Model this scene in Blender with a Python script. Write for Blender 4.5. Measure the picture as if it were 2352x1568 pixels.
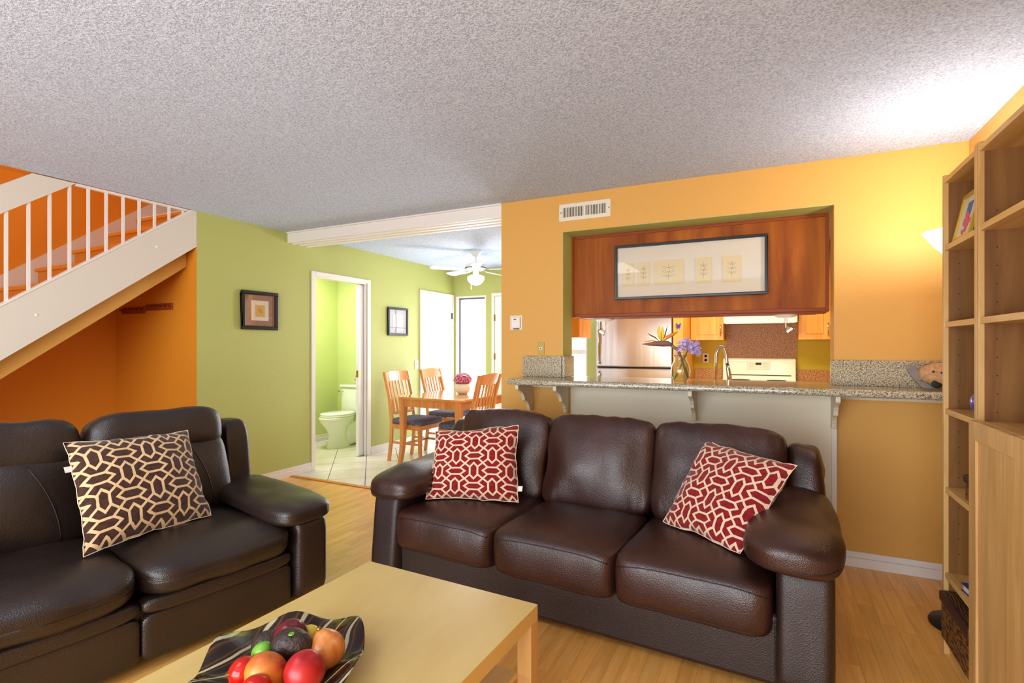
import bpy, bmesh, math, random
from mathutils import Vector, Matrix, noise
random.seed(7)
for o in list(bpy.data.objects): bpy.data.objects.remove(o)
SC = bpy.context.scene; COL = SC.collection
pi = math.pi

# ------------------------------------------------------------------ camera
FPX, YAW, HOR, CAMH = 1197.0, math.radians(26.09), 793.8, 1.30
cam = bpy.data.cameras.new('camera'); co = bpy.data.objects.new('camera', cam); COL.objects.link(co)
cam.sensor_width = 36.0; cam.lens = 36.0*FPX/2352; cam.shift_y = (HOR-784)/2352; cam.clip_start = .02
co.location = (0, 0, CAMH); co.rotation_euler = (pi/2, 0, YAW)
SC.camera = co
SC.view_settings.view_transform = 'Standard'; SC.view_settings.look = 'None'
SC.view_settings.gamma = 1; SC.view_settings.use_curve_mapping = False
SC.view_settings.exposure = -0.12

# ------------------------------------------------------------------ world + daylight
w = bpy.data.worlds.new('sky'); SC.world = w; w.use_nodes = True
bg = w.node_tree.nodes['Background']; bg.inputs[0].default_value = (.86, .93, 1, 1); bg.inputs[1].default_value = 2.2

def light(name, kind, loc, rot=(0,0,0), energy=10, color=(1,1,1), size=.1, sy=None, spot=None, blend=.5):
    l = bpy.data.lights.new(name, kind); l.energy = energy; l.color = color
    if kind == 'AREA':
        l.shape = 'RECTANGLE'; l.size = size; l.size_y = sy or size
    elif kind in ('POINT','SPOT'): l.shadow_soft_size = size
    if spot: l.spot_size = spot; l.spot_blend = blend
    o = bpy.data.objects.new(name, l); COL.objects.link(o); o.location = loc; o.rotation_euler = rot
    return o
DAY = (.90,.95,1.0)
light('daylight_patio','AREA',(-1.5,-2.05,1.25),(pi/2,0,0),172,(.90,.95,1),3.8,1.9)          # patio door behind the camera
light('daylight_patio_high','AREA',(-1.5,-2.05,.5),(math.radians(125),0,0),34,(.84,.92,1),3.8,.9)     # ground bounce entering the same door
light('daylight_dining','AREA',(-3.96,6.95,1.1),(-pi/2,0,0),58,DAY,.55,1.9)
light('daylight_dining','AREA',(-2.55,6.95,1.1),(-pi/2,0,0),84,DAY,.8,1.9)
light('stairwell_light','AREA',(-4.85,1.6,4.75),(0,0,0),26,(1,.95,.9),.7,1.6)
light('powder_room_light','AREA',(-4.9,4.5,2.38),(0,0,0),34,(1,1,.95),.5,.5)
light('kitchen_ceiling_light','AREA',(-.3,5.3,2.38),(0,0,0),58,(1,.88,.66),1.2,.5)
light('entry_ceiling_light','AREA',(-2.2,.3,2.40),(0,0,0),12,(.92,.96,1),1.0,1.0)

# ------------------------------------------------------------------ materials
def lin(c):
    c = [x/255 for x in c]
    return tuple((x/12.92 if x <= .04045 else ((x+.055)/1.055)**2.4) for x in c)+(1,)
MATS = {}
def newmat(name):
    m = bpy.data.materials.new(name); m.use_nodes = True
    nt = m.node_tree; b = nt.nodes['Principled BSDF']
    MATS[name] = m
    return m, nt, b
def texco(nt, scale=(1,1,1), src='Object'):
    tc = nt.nodes.new('ShaderNodeTexCoord'); mp = nt.nodes.new('ShaderNodeMapping')
    nt.links.new(tc.outputs[src], mp.inputs[0]); mp.inputs['Scale'].default_value = scale
    return mp.outputs[0]
def nz(nt, vec, scale, detail=3, rough=.5, dist=0):
    n = nt.nodes.new('ShaderNodeTexNoise'); nt.links.new(vec, n.inputs['Vector'])
    n.inputs['Scale'].default_value = scale; n.inputs['Detail'].default_value = detail
    n.inputs['Roughness'].default_value = rough; n.inputs['Distortion'].default_value = dist
    return n.outputs['Fac']
def ramp(nt, fac, stops, interp='LINEAR'):
    r = nt.nodes.new('ShaderNodeValToRGB'); nt.links.new(fac, r.inputs[0]); r.color_ramp.interpolation = interp
    e = r.color_ramp.elements
    while len(e) < len(stops): e.new(.5)
    for k, (p, c) in enumerate(stops): e[k].position = p; e[k].color = lin(c)
    return r.outputs[0]
def bump(nt, b, h, strength=.3, dist=.01):
    n = nt.nodes.new('ShaderNodeBump'); n.inputs['Strength'].default_value = strength; n.inputs['Distance'].default_value = dist
    nt.links.new(h, n.inputs['Height']); nt.links.new(n.outputs[0], b.inputs['Normal'])
def mat(name, c, rough=.5, metal=0, bs=None, c2=None, vs=4, emit=None, es=1, spec=.5, coat=0, src='Object'):
    m, nt, b = newmat(name)
    b.inputs['Base Color'].default_value = lin(c); b.inputs['Roughness'].default_value = rough
    b.inputs['Metallic'].default_value = metal; b.inputs['Specular IOR Level'].default_value = spec
    b.inputs['Coat Weight'].default_value = coat
    if c2:
        nt.links.new(ramp(nt, nz(nt, texco(nt, src=src), vs, 4), [(.35, c), (.65, c2)]), b.inputs['Base Color'])
    if bs: bump(nt, b, nz(nt, texco(nt, src=src), bs[0], 3), bs[1], bs[2] if len(bs) > 2 else .01)
    if emit:
        b.inputs['Emission Color'].default_value = lin(emit); b.inputs['Emission Strength'].default_value = es
    return m
def wood(name, a, c, d, axis=2, rough=.35, scale=1.0, coat=0, src='Object', stretch=14, rnd=0):
    m, nt, b = newmat(name)
    s = [stretch*scale]*3; s[axis] = 1.0*scale
    v = texco(nt, s, src)
    if rnd:
        oi = nt.nodes.new('ShaderNodeObjectInfo'); ad = nt.nodes.new('ShaderNodeVectorMath'); ad.operation = 'MULTIPLY_ADD'
        cb = nt.nodes.new('ShaderNodeCombineXYZ')
        gi = nt.nodes.new('ShaderNodeNewGeometry'); sm = nt.nodes.new('ShaderNodeMath'); sm.operation = 'ADD'; nt.links.new(oi.outputs['Random'], sm.inputs[0]); nt.links.new(gi.outputs['Random Per Island'], sm.inputs[1]); fc_ = nt.nodes.new('ShaderNodeMath'); fc_.operation = 'FRACT'; nt.links.new(sm.outputs[0], fc_.inputs[0])
        for k in range(3): nt.links.new(fc_.outputs[0], cb.inputs[k])
        nt.links.new(cb.outputs[0], ad.inputs[0]); ad.inputs[1].default_value = (37, 91, 53); nt.links.new(v, ad.inputs[2]); v = ad.outputs[0]
    f = nz(nt, v, 1.3, 6, .62, .8)
    colr = ramp(nt, f, [(.30, a), (.5, c), (.72, d)])
    if rnd:
        hs = nt.nodes.new('ShaderNodeHueSaturation'); mr = nt.nodes.new('ShaderNodeMapRange')
        nt.links.new(fc_.outputs[0], mr.inputs[0]); mr.inputs[3].default_value = 1-rnd; mr.inputs[4].default_value = 1+rnd
        nt.links.new(mr.outputs[0], hs.inputs['Value']); nt.links.new(colr, hs.inputs['Color']); colr = hs.outputs[0]
    nt.links.new(colr, b.inputs['Base Color'])
    b.inputs['Roughness'].default_value = rough; b.inputs['Coat Weight'].default_value = coat
    b.inputs['Coat Roughness'].default_value = .15
    bump(nt, b, f, .08, .002)
    return m
def granite(name, stops, scale=150, rough=.12):
    m, nt, b = newmat(name); v = texco(nt)
    f = nz(nt, v, scale, 3, .7)
    nt.links.new(ramp(nt, f, stops), b.inputs['Base Color']); b.inputs['Roughness'].default_value = rough
    return m
def leather(name, c, c2, rough=.36, crease=1.2):
    m, nt, b = newmat(name); v = texco(nt)
    nt.links.new(ramp(nt, nz(nt, v, 3, 3), [(.3, c), (.7, c2)]), b.inputs['Base Color'])
    vo = nt.nodes.new('ShaderNodeTexVoronoi'); nt.links.new(v, vo.inputs['Vector']); vo.inputs['Scale'].default_value = 230
    n2 = nz(nt, texco(nt, (1.3, .6, .6)), 7, 2.5, .45, 1.2)
    rd = nt.nodes.new('ShaderNodeMath'); rd.operation = 'SUBTRACT'; nt.links.new(n2, rd.inputs[0]); rd.inputs[1].default_value = .5
    ab = nt.nodes.new('ShaderNodeMath'); ab.operation = 'ABSOLUTE'; nt.links.new(rd.outputs[0], ab.inputs[0])
    sq = nt.nodes.new('ShaderNodeMath'); sq.operation = 'POWER'; nt.links.new(ab.outputs[0], sq.inputs[0]); sq.inputs[1].default_value = .6
    a = nt.nodes.new('ShaderNodeMath'); a.operation = 'MULTIPLY_ADD'
    nt.links.new(sq.outputs[0], a.inputs[0]); a.inputs[1].default_value = crease*3; nt.links.new(vo.outputs['Distance'], a.inputs[2])
    bump(nt, b, a.outputs[0], .32, .0026)
    b.inputs['Specular IOR Level'].default_value = .6
    rr = nt.nodes.new('ShaderNodeMapRange'); nt.links.new(n2, rr.inputs[0]); rr.inputs[3].default_value = rough-.07; rr.inputs[4].default_value = rough+.10
    nt.links.new(rr.outputs[0], b.inputs['Roughness'])
    return m

class X:                                       # tiny expression -> math nodes
    nt = None
    def __init__(s, k): s.k = k
    def op(a, o, b=None, c=None):
        n = X.nt.nodes.new('ShaderNodeMath'); n.operation = o
        for i, q in enumerate((a, b, c)):
            if q is None: continue
            q = q.k if isinstance(q, X) else q
            if isinstance(q, (int, float)): n.inputs[i].default_value = q
            else: X.nt.links.new(q, n.inputs[i])
        return X(n.outputs[0])
    def __add__(a, b): return a.op('ADD', b)
    def __sub__(a, b): return a.op('SUBTRACT', b)
    def __mul__(a, b): return a.op('MULTIPLY', b)
    def abs(a): return a.op('ABSOLUTE')
    def rnd(a): return a.op('ROUND')
    def lt(a, b): return a.op('LESS_THAN', b)
    def gt(a, b): return a.op('GREATER_THAN', b)
    def max(a, b): return a.op('MAXIMUM', b)
def lattice(name, dark, dark2, cream, cells=5.0):
    m, nt, b = newmat(name); X.nt = nt
    uv = texco(nt, (cells, cells, 1), 'UV'); sp = nt.nodes.new('ShaderNodeSeparateXYZ'); nt.links.new(uv, sp.inputs[0])
    x, y = X(sp.outputs[0])+.35, X(sp.outputs[1])+.2
    tot = None
    for k in (0, 1):
        s = (x+y+k)*.5; t = (x-y+k)*.5
        ds = s-s.rnd(); dt = t-t.rnd()
        dx = (ds+dt).abs(); dy = (ds-dt).abs()
        if k: dx, dy = dy, dx
        d = (dy-.215).max((dx-.51)*.638+dy*.771)
        out = d.abs().lt(.052)
        arm = ((dx-.24)*.739-(dy-.215)*.674).abs().lt(.05)*dx.gt(.22)*d.gt(0)*dx.lt(.56)*dy.lt(.56)
        q = out.max(arm); tot = q if tot is None else tot.max(q)
    mix = nt.nodes.new('ShaderNodeMix'); mix.data_type = 'RGBA'
    nt.links.new(tot.k, mix.inputs[0])
    v = texco(nt, src='UV')
    nt.links.new(ramp(nt, nz(nt, v, 30, 4), [(.35, dark), (.7, dark2)]), mix.inputs[6]); mix.inputs[7].default_value = lin(cream)
    nt.links.new(mix.outputs[2], b.inputs['Base Color']); b.inputs['Roughness'].default_value = .85
    b.inputs['Sheen Weight'].default_value = .25; b.inputs['Specular IOR Level'].default_value = .2
    bump(nt, b, nz(nt, v, 160, 2), .3, .002)
    return m

m_ceil, nt, b = newmat('popcorn_ceiling'); v = texco(nt)
f = nz(nt, v, 125, 3, .6); nt.links.new(ramp(nt, f, [(.34, (160,174,198)), (.60, (210,224,248))]), b.inputs['Base Color'])  # speckle follows the bump: shading of the popcorn hollows painted into the colour
b.inputs['Roughness'].default_value = .95; bump(nt, b, f, .8, .010)
def paint(name, c, bs=60, st=.25): return mat(name, c, .55, bs=(bs, st, .006), spec=.35)
m_green = paint('green_wall_paint', (184,190,112)); m_lime = paint('lime_powder_paint', (208,218,146))
m_orange = paint('orange_wall_paint', (218,165,82)); m_deep = paint('deep_orange_paint', (226,146,40), 40, .1)
m_cream = mat('cream_panel_paint', (226,216,190), .55); m_white = mat('white_trim_paint', (236,232,226), .4)
m_stairw = mat('stair_white_paint', (222,216,204), .5, bs=(25,.15,.004)); m_kyel = mat('kitchen_yellow_paint', (206,186,40), .6)
m_doorw = mat('white_door_paint', (240,240,240), .35)
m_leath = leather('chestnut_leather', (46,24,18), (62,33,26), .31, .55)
m_leathf = leather('chestnut_leather_flat_shaded', (34,18,14), (42,22,17), .45, .15)  # smoother leather copy, darkened: shade on base, back and arm panels painted in
m_leath2 = leather('espresso_leather', (34,24,20), (44,32,27), .32, .5)
m_seam = mat('leather_seam', (24,12,9), .5); m_black = mat('black_matte', (14,12,12), .45)
m_birch = wood('birch_veneer', (186,140,80), (204,160,96), (216,176,112), 2, .4)
m_birchd = wood('birch_veneer_shaded', (108,66,22), (124,80,32), (138,94,42), 2, .45)  # birch copy darkened: shade of the bookcase interior painted into the colour
m_birchx = wood('birch_veneer_shelf', (190,140,72), (214,168,98), (228,186,118), 1, .4)
m_tabl = wood('birch_table_top', (204,172,102), (216,188,118), (224,200,136), 1, .34, .35, stretch=3.5)
m_cherry, nt, b = newmat('cherry_plywood'); v = texco(nt, (3.2, 3.2, .7))
f = nz(nt, v, 1.6, 5, .6, .5); nt.links.new(ramp(nt, f, [(.3, (108,46,4)), (.5, (148,76,10)), (.72, (184,106,24))]), b.inputs['Base Color'])
b.inputs['Roughness'].default_value = .5; b.inputs['Specular IOR Level'].default_value = .2
m_cherryt = mat('cherry_trim', (140,62,20), .45, spec=.25)
m_honey = wood('honey_cabinet', (214,132,40), (232,156,58), (240,172,78), 2, .35)
m_dine = wood('dining_beech', (200,122,54), (220,146,76), (232,164,96), 2, .22, coat=.4)
m_dinetop = wood('dining_table_lacquer', (200,122,54), (222,150,80), (234,170,100), 1, .08, coat=.8)
m_floor = wood('laminate_plank', (222,156,72), (236,176,92), (244,194,114), 1, .28, 1.6, rnd=.09)
m_floorb = mat('laminate_underlay', (120,74,30), .7); m_thresh = wood('oak_threshold', (190,112,44), (210,130,58), (220,146,76), 0, .35)
m_tile, nt, b = newmat('beige_floor_tile'); v = texco(nt)
nt.links.new(ramp(nt, nz(nt, v, 2.4, 5), [(.3, (214,203,180)), (.7, (232,226,210))]), b.inputs['Base Color']); b.inputs['Roughness'].default_value = .2
m_grout = mat('dark_grout', (92,84,76), .8)
m_gran = granite('grey_granite', [(.30, (48,42,34)), (.42, (120,108,84)), (.52, (186,176,148)), (.62, (206,200,182)), (.75, (232,228,214))], 140)
m_gran2 = granite('brown_granite', [(.30, (82,48,20)), (.45, (156,104,52)), (.6, (200,150,88)), (.75, (226,190,136))], 80, .4)
m_steel, nt, b = newmat('stainless_steel'); b.inputs['Base Color'].default_value = lin((196,192,190)); b.inputs['Metallic'].default_value = 1
b.inputs['Roughness'].default_value = .3; bump(nt, b, nz(nt, texco(nt, (4, 4, .3)), 3, 2), .12, .01)
m_chrome = mat('brushed_nickel', (200,195,188), .2, 1); m_brass = mat('brass', (170,140,80), .3, 1)
m_appl = mat('bisque_enamel', (240,232,208), .2); m_dark = mat('dark_opening', (18,14,12), .6)
m_porc = mat('white_porcelain', (244,248,240), .1, coat=.5)
m_frame = mat('black_frame', (18,14,14), .3); m_mat1 = mat('ivory_mount', (220,210,190), .7); m_card = mat('cream_card', (222,204,156), .7)
m_ink = mat('ink_line', (90,80,64), .8)
m_plastic = mat('ivory_plastic', (228,220,200), .35); m_goldpl = mat('painted_jack_plate', (186,158,66), .4)
m_navy, nt, b = newmat('speckled_navy_fabric'); nt.links.new(ramp(nt, nz(nt, texco(nt), 190, 2), [(.42, (44,46,66)), (.62, (128,126,150))]), b.inputs['Base Color']); b.inputs['Roughness'].default_value = .9
m_redlat = lattice('red_lattice_fabric', (112,16,22), (150,28,34), (224,196,164))
m_brlat = lattice('brown_lattice_fabric', (52,28,18), (76,46,34), (214,182,136))
m_creamfab = mat('cream_thread', (226,204,176), .9)
m_wicker, nt, b = newmat('dark_wicker'); vv = texco(nt, (60, 60, 160))
wv = nt.nodes.new('ShaderNodeTexWave'); nt.links.new(vv, wv.inputs[0]); wv.inputs['Scale'].default_value = .5; wv.inputs['Distortion'].default_value = 6
nt.links.new(ramp(nt, wv.outputs['Fac'], [(.3, (40,20,8)), (.8, (128,78,36))]), b.inputs['Base Color']); bump(nt, b, wv.outputs['Fac'], .6, .004)
m_trimbr = mat('brown_leather_trim', (56,28,22), .5)
m_bulb = mat('lit_glass', (255,250,238), .3, emit=(255,246,228), es=6); m_shade = mat('lit_lamp_shade', (255,252,244), .4, emit=(255,247,232), es=2.2)
m_hal = mat('lit_halogen', (255,240,210), .3, emit=(255,226,170), es=14)
def glass(name, c=(255,255,255), f=.035, k=.5):
    m, nt, b = newmat(name); nt.nodes.remove(b); out = nt.nodes['Material Output']
    t = nt.nodes.new('ShaderNodeBsdfTransparent'); t.inputs[0].default_value = lin(c); g = nt.nodes.new('ShaderNodeBsdfGlossy'); g.inputs['Roughness'].default_value = .03
    lw = nt.nodes.new('ShaderNodeLayerWeight'); pw_ = nt.nodes.new('ShaderNodeMath'); pw_.operation = 'POWER'; nt.links.new(lw.outputs['Facing'], pw_.inputs[0]); pw_.inputs[1].default_value = 4
    fr = nt.nodes.new('ShaderNodeMath'); fr.operation = 'MULTIPLY_ADD'; nt.links.new(pw_.outputs[0], fr.inputs[0]); fr.inputs[1].default_value = k; fr.inputs[2].default_value = f
    mx = nt.nodes.new('ShaderNodeMixShader'); nt.links.new(fr.outputs[0], mx.inputs[0]); nt.links.new(t.outputs[0], mx.inputs[1]); nt.links.new(g.outputs[0], mx.inputs[2]); nt.links.new(mx.outputs[0], out.inputs[0])
    return m
m_pane = glass('window_glass'); m_picgl = glass('picture_glass')
m_vase = glass('clear_glass', (238,246,240), .06, .9)

# ------------------------------------------------------------------ geometry helpers
class B:
    def __init__(s): s.v = []; s.f = []; s.uv = None
    def add(s, vs, fs):
        n = len(s.v); s.v += [tuple(p) for p in vs]; s.f += [tuple(i+n for i in f) for f in fs]; return s
    def box(s, x0, x1, y0, y1, z0, z1, R=None):
        vs = [Vector((x, y, z)) for x in (x0, x1) for y in (y0, y1) for z in (z0, z1)]
        if R: vs = [R @ p for p in vs]
        return s.add(vs, [(0,1,3,2),(4,6,7,5),(0,4,5,1),(2,3,7,6),(0,2,6,4),(1,5,7,3)])
    def prism(s, poly, axis, a, b):            # poly in the plane normal to the axis
        def P(u, v, t): return {0: (t, u, v), 1: (u, t, v), 2: (u, v, t)}[axis]
        n = len(poly); vs = [P(u, v, a) for u, v in poly]+[P(u, v, b) for u, v in poly]
        fs = [tuple(range(n)), tuple(range(2*n-1, n-1, -1))]+[(i, i+n, (i+1) % n+n, (i+1) % n) for i in range(n)]
        return s.add(vs, fs)
    def cyl(s, p0, p1, r0, r1=None, n=16):
        return s.tube([p0, p1], [r0, r0 if r1 is None else r1], n)
    def tube(s, pts, r, n=10, cap=True, flat=None):
        pts = [Vector(p) for p in pts]; k = len(pts)
        rs = r if isinstance(r, (list, tuple)) else [r]*k
        vs = []; up = None
        for i, p in enumerate(pts):
            t = (pts[min(i+1, k-1)]-pts[max(i-1, 0)]).normalized()
            if up is None: up = Vector((0, 0, 1)) if abs(t.z) < .9 else Vector((1, 0, 0))
            a = t.cross(up).normalized(); up = a.cross(t).normalized()
            for j in range(n):
                q = 2*pi*j/n; vs.append(p+(a*math.cos(q)*(flat or 1)+up*math.sin(q))*rs[i])
        fs = [(i*n+j, i*n+(j+1) % n, (i+1)*n+(j+1) % n, (i+1)*n+j) for i in range(k-1) for j in range(n)]
        if cap: fs += [tuple(range(n-1, -1, -1)), tuple(range((k-1)*n, k*n))]
        return s.add(vs, fs)
    def lathe(s, prof, n=24, c=(0, 0, 0), fn=None):
        vs = []
        for r, z in prof:
            for j in range(n):
                q = 2*pi*j/n; p = Vector((r*math.cos(q), r*math.sin(q), z))
                if fn: p = fn(p, q)
                vs.append(p+Vector(c))
        k = len(prof)
        return s.add(vs, [(i*n+j, i*n+(j+1) % n, (i+1)*n+(j+1) % n, (i+1)*n+j) for i in range(k-1) for j in range(n)])
    def puff(s, c, h, p=4, n=14, fn=None, pz=None, R=None, nzs=0, nf=5):
        """rounded box / pillow: centre c, half sizes h, roundness exponent p"""
        c = Vector(c); bm = bmesh.new(); bmesh.ops.create_cube(bm, size=2)
        bmesh.ops.subdivide_edges(bm, edges=bm.edges[:], cuts=n-1, use_grid_fill=True)
        for v in bm.verts:
            q = v.co; q = Vector([math.copysign(abs(t)**.85, t) for t in q])
            L = (abs(q.x)**p+abs(q.y)**p+abs(q.z)**p)**(1/p); q = q/L
            if fn: q2 = fn(q.copy())
            else: q2 = q
            w_ = Vector((q2.x*h[0], q2.y*h[1], q2.z*h[2]))
            if nzs:
                o = (w_+c); w_ += q.normalized()*nzs*noise.noise(o*nf)
            v.co = (R @ w_ if R else w_)+c
        bm.verts.index_update()
        s.add([v.co.copy() for v in bm.verts], [[v.index for v in f.verts] for f in bm.faces]); bm.free(); return s
    def ell(s, c, r, n=20, m=12, R=None, fn=None):
        vs = []
        for i in range(m+1):
            th = pi*i/m
            for j in range(n):
                q = 2*pi*j/n; p = Vector((math.sin(th)*math.cos(q), math.sin(th)*math.sin(q), math.cos(th)))
                if fn: p = fn(p)
                p = Vector((p.x*r[0], p.y*r[1], p.z*r[2]))
                if R: p = R @ p
                vs.append(p+Vector(c))
        return s.add(vs, [(i*n+j, (i+1)*n+j, (i+1)*n+(j+1) % n, i*n+(j+1) % n) for i in range(m) for j in range(n)])
    def obj(s, name, m, parent=None, smooth=False, bevel=0, seg=2, weld=True):
        me = bpy.data.meshes.new(name); me.from_pydata(s.v, [], s.f)
        if s.uv:
            ul = me.uv_layers.new(name='UVMap')
            for l in me.loops: ul.data[l.index].uv = s.uv[l.vertex_index]
        if weld:
            bm = bmesh.new(); bm.from_mesh(me)
            if not s.uv: bmesh.ops.remove_doubles(bm, verts=bm.verts[:], dist=1e-6)
            bmesh.ops.dissolve_degenerate(bm, dist=1e-7, edges=bm.edges[:])
            bmesh.ops.recalc_face_normals(bm, faces=bm.faces[:]); bm.to_mesh(me); bm.free()
        me.materials.append(m)
        o = bpy.data.objects.new(name, me); COL.objects.link(o)
        if parent is not None: o.parent = parent
        if smooth: me.polygons.foreach_set('use_smooth', [True]*len(me.polygons))
        if bevel:
            bv = o.modifiers.new('bevel', 'BEVEL'); bv.width = bevel; bv.segments = seg; bv.limit_method = 'ANGLE'
        return o
def thing(name, label, cat, loc=(0, 0, 0), rz=0, group=None):
    o = bpy.data.objects.new(name, None); COL.objects.link(o); o.location = loc; o.rotation_euler = (0, 0, rz); o.empty_display_size = .05
    o['label'] = label; o['category'] = cat
    if group: o['group'] = group
    return o
def struct(o, label=None):
    o['kind'] = 'structure'
    if label: o['label'] = label
    return o
def tag(o, label, cat, group=None):
    o['label'] = label; o['category'] = cat
    if group: o['group'] = group
    return o
def dup(root, loc, rz, label, group=None):
    def cp(o, par):
        c = o.copy(); COL.objects.link(c)
        if par is not None: c.parent = par
        for ch in [q for q in bpy.data.objects if q.parent == o]: cp(ch, c)
        return c
    r = cp(root, None); r.location = loc; r.rotation_euler = (0, 0, rz); r['label'] = label
    if group: r['group'] = group
    return r
ca, sa = math.cos(YAW), math.sin(YAW)
def onY(px, py, Y):                            # world point on the plane y=Y that projects to the pixel
    r = (px-1176)/FPX; z = Y/(ca+sa*r); return Vector(((-sa+ca*r)*z, Y, CAMH+(HOR-py)/FPX*z))
def onZ(px, py, Z):
    r = (px-1176)/FPX; z = (CAMH-Z)*FPX/(py-HOR); return Vector(((-sa+ca*r)*z, (ca+sa*r)*z, Z))
def onX(px, py, XX):
    r = (px-1176)/FPX; z = XX/(-sa+ca*r); return Vector((XX, (ca+sa*r)*z, CAMH+(HOR-py)/FPX*z))
def dep(px, py, z):
    r = (px-1176)/FPX; return Vector(((-sa+ca*r)*z, (ca+sa*r)*z, CAMH+(HOR-py)/FPX*z))
def clip(poly, rect):
    x0, x1, y0, y1 = rect
    for ax, lim, sg in ((0, x0, 1), (0, x1, -1), (1, y0, 1), (1, y1, -1)):
        out = []
        for i in range(len(poly)):
            a, b_ = poly[i-1], poly[i]; da, db = (a[ax]-lim)*sg, (b_[ax]-lim)*sg
            if (da >= 0) != (db >= 0):
                t = da/(da-db); out.append((a[0]+(b_[0]-a[0])*t, a[1]+(b_[1]-a[1])*t))
            if db >= 0: out.append(b_)
        poly = out
        if len(poly) < 3: return []
    return poly

# ================================================================== SETTING
XG, YB, YF, XR, CH, SX = -4.26, 3.65, 6.69, .99, 2.42, -5.45
YN = -1.9
# floors
fl = struct(B().box(SX, 1.6, YN, 3.70, -.06, -.012).obj('floor', m_floorb))
pw, pl = .066, .46
rest = B(); i = 0; x = -5.40; near = []
while x < XR-.005:
    y = YN-random.random()*pl
    while y < 3.69:
        y0, y1 = max(y, YN), min(y+pl, 3.69)
        if y1-y0 > .02:
            a = (x+.0003, min(x+pw, XR-.001)-.0003, y0+.0003, y1-.0003, -.012, 0)
            xc, yc_ = (a[0]+a[1])/2, (y0+y1)/2
            d_ = abs(xc-.45)*1.0+abs(yc_-2.55)*.9 if xc > -.72 else 9
            if xc < -.72: d_ = 1.2+min(math.hypot(xc+1.75, yc_-2.2), math.hypot(xc+2.9, yc_-3.3)+.25)
            near.append((d_, a))
        y += pl
    x += pw; i += 1
near.sort()
for d_, a in near[:295]: B().box(*a).obj('plank', m_floor, fl, weld=False)
for d_, a in near[295:]: rest.box(*a)
ro = rest.obj('planks_beyond', m_floor, fl, weld=False); ro['kind'] = 'stuff'
fl2 = struct(B().box(SX, 1.6, 3.70, YF+.1, -.06, -.006).obj('floor', m_grout))
ang = math.radians(41.1); ex = Vector((math.cos(ang), math.sin(ang))); ey = Vector((-math.sin(ang), math.cos(ang))); T = .352; A0 = Vector((-3.80, 4.256))
for i in range(-14, 15):
    for j in range(-14, 15):
        cc = [A0+ex*(i+a)*T+ey*(j+b_)*T for a, b_ in ((.009, .009), (.991, .009), (.991, .991), (.009, .991))]
        for rect in ((SX+.02, XG-.0, 3.72, 5.53), (XG, -.6, 3.72, YF)):
            p = clip([tuple(q) for q in cc], rect)
            if len(p) > 2: B().prism(p, 2, -.006, 0).obj('tile', m_tile, fl2)
struct(B().box(XG, -1.88, 3.675, 3.725, -.005, .009).obj('trim_1', m_thresh, bevel=.004), 'oak threshold strip between laminate and tile floor')

# ceilings
struct(B().box(XG, 1.6, YN, YF+.1, CH, CH+.12).obj('ceiling', m_ceil))
struct(B().box(SX-.1, XG-.1, 2.95, YF+.1, CH, CH+.12).obj('ceiling', m_white))
struct(B().box(SX-.1, XG, YN, 4.2, 4.9, 5.0).obj('ceiling', m_white))
# green wall with powder room opening
DY0, DY1, DH = 3.992, 4.79, 2.035
wl = struct(B().box(XG-.1, XG, 2.74, DY0, 0, CH).box(XG-.1, XG, DY1, YF, 0, CH).box(XG-.1, XG, DY0, DY1, DH, CH).obj('wall_left', m_green))
struct(B().box(XG-.1, XG, YN, 4.2, CH+.001, 4.9).obj('wall_left', m_deep))
# far wall (dining + kitchen) with two glazed openings
W1, W2 = (-4.215, -3.70), (-2.95, -2.16)
wf = B().box(XG-.1, W1[0], YF, YF+.12, 0, CH).box(W1[1], W2[0], YF, YF+.12, 0, CH).box(W2[1], -1.1, YF, YF+.12, 0, CH)
wf.box(W1[0], W1[1], YF, YF+.12, 2.04, CH).box(W2[0], W2[1], YF, YF+.12, 2.04, CH)
struct(wf.obj('wall_back', m_green))
struct(B().box(-1.1, 1.6, YF, YF+.12, 0, CH).obj('wall_back', m_kyel))
struct(B().box(1.5, 1.6, YB+.2, YF, 0, CH).obj('wall_right', m_kyel))
# bar wall with pass-through
OX0, OX1, OZ = -1.368, .362, 2.147
wb = B().box(-1.88, OX0, YB, YB+.20, 0, CH).box(OX1, 1.6, YB, YB+.20, 0, CH).box(OX0, OX1, YB, YB+.20, OZ, CH).box(OX0, OX1, YB, YB+.20, 0, 1.02)
wbo = struct(wb.obj('wall_front', m_orange))
B().box(OX0, OX0+.003, YB+.002, YB+.2, 1.22, OZ).obj('jamb', m_green, wbo)
B().box(OX1-.003, OX1, YB+.002, YB+.2, 1.22, OZ).obj('jamb', m_orange, wbo)
B().box(OX0, OX1, YB+.002, YB+.2, OZ-.003, OZ).obj('lintel_lining', m_green, wbo)['label'] = 'olive green underside of the lintel'
B().box(-1.30, .345, YB-.012, YB, .0, 1.02).obj('panel', m_cream, wbo)['label'] = 'cream painted panel under the bar'
B().box(.345, .372, YB-.03, YB, .09, 1.02).obj('edge_trim', m_white, wbo, bevel=.003)
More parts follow.
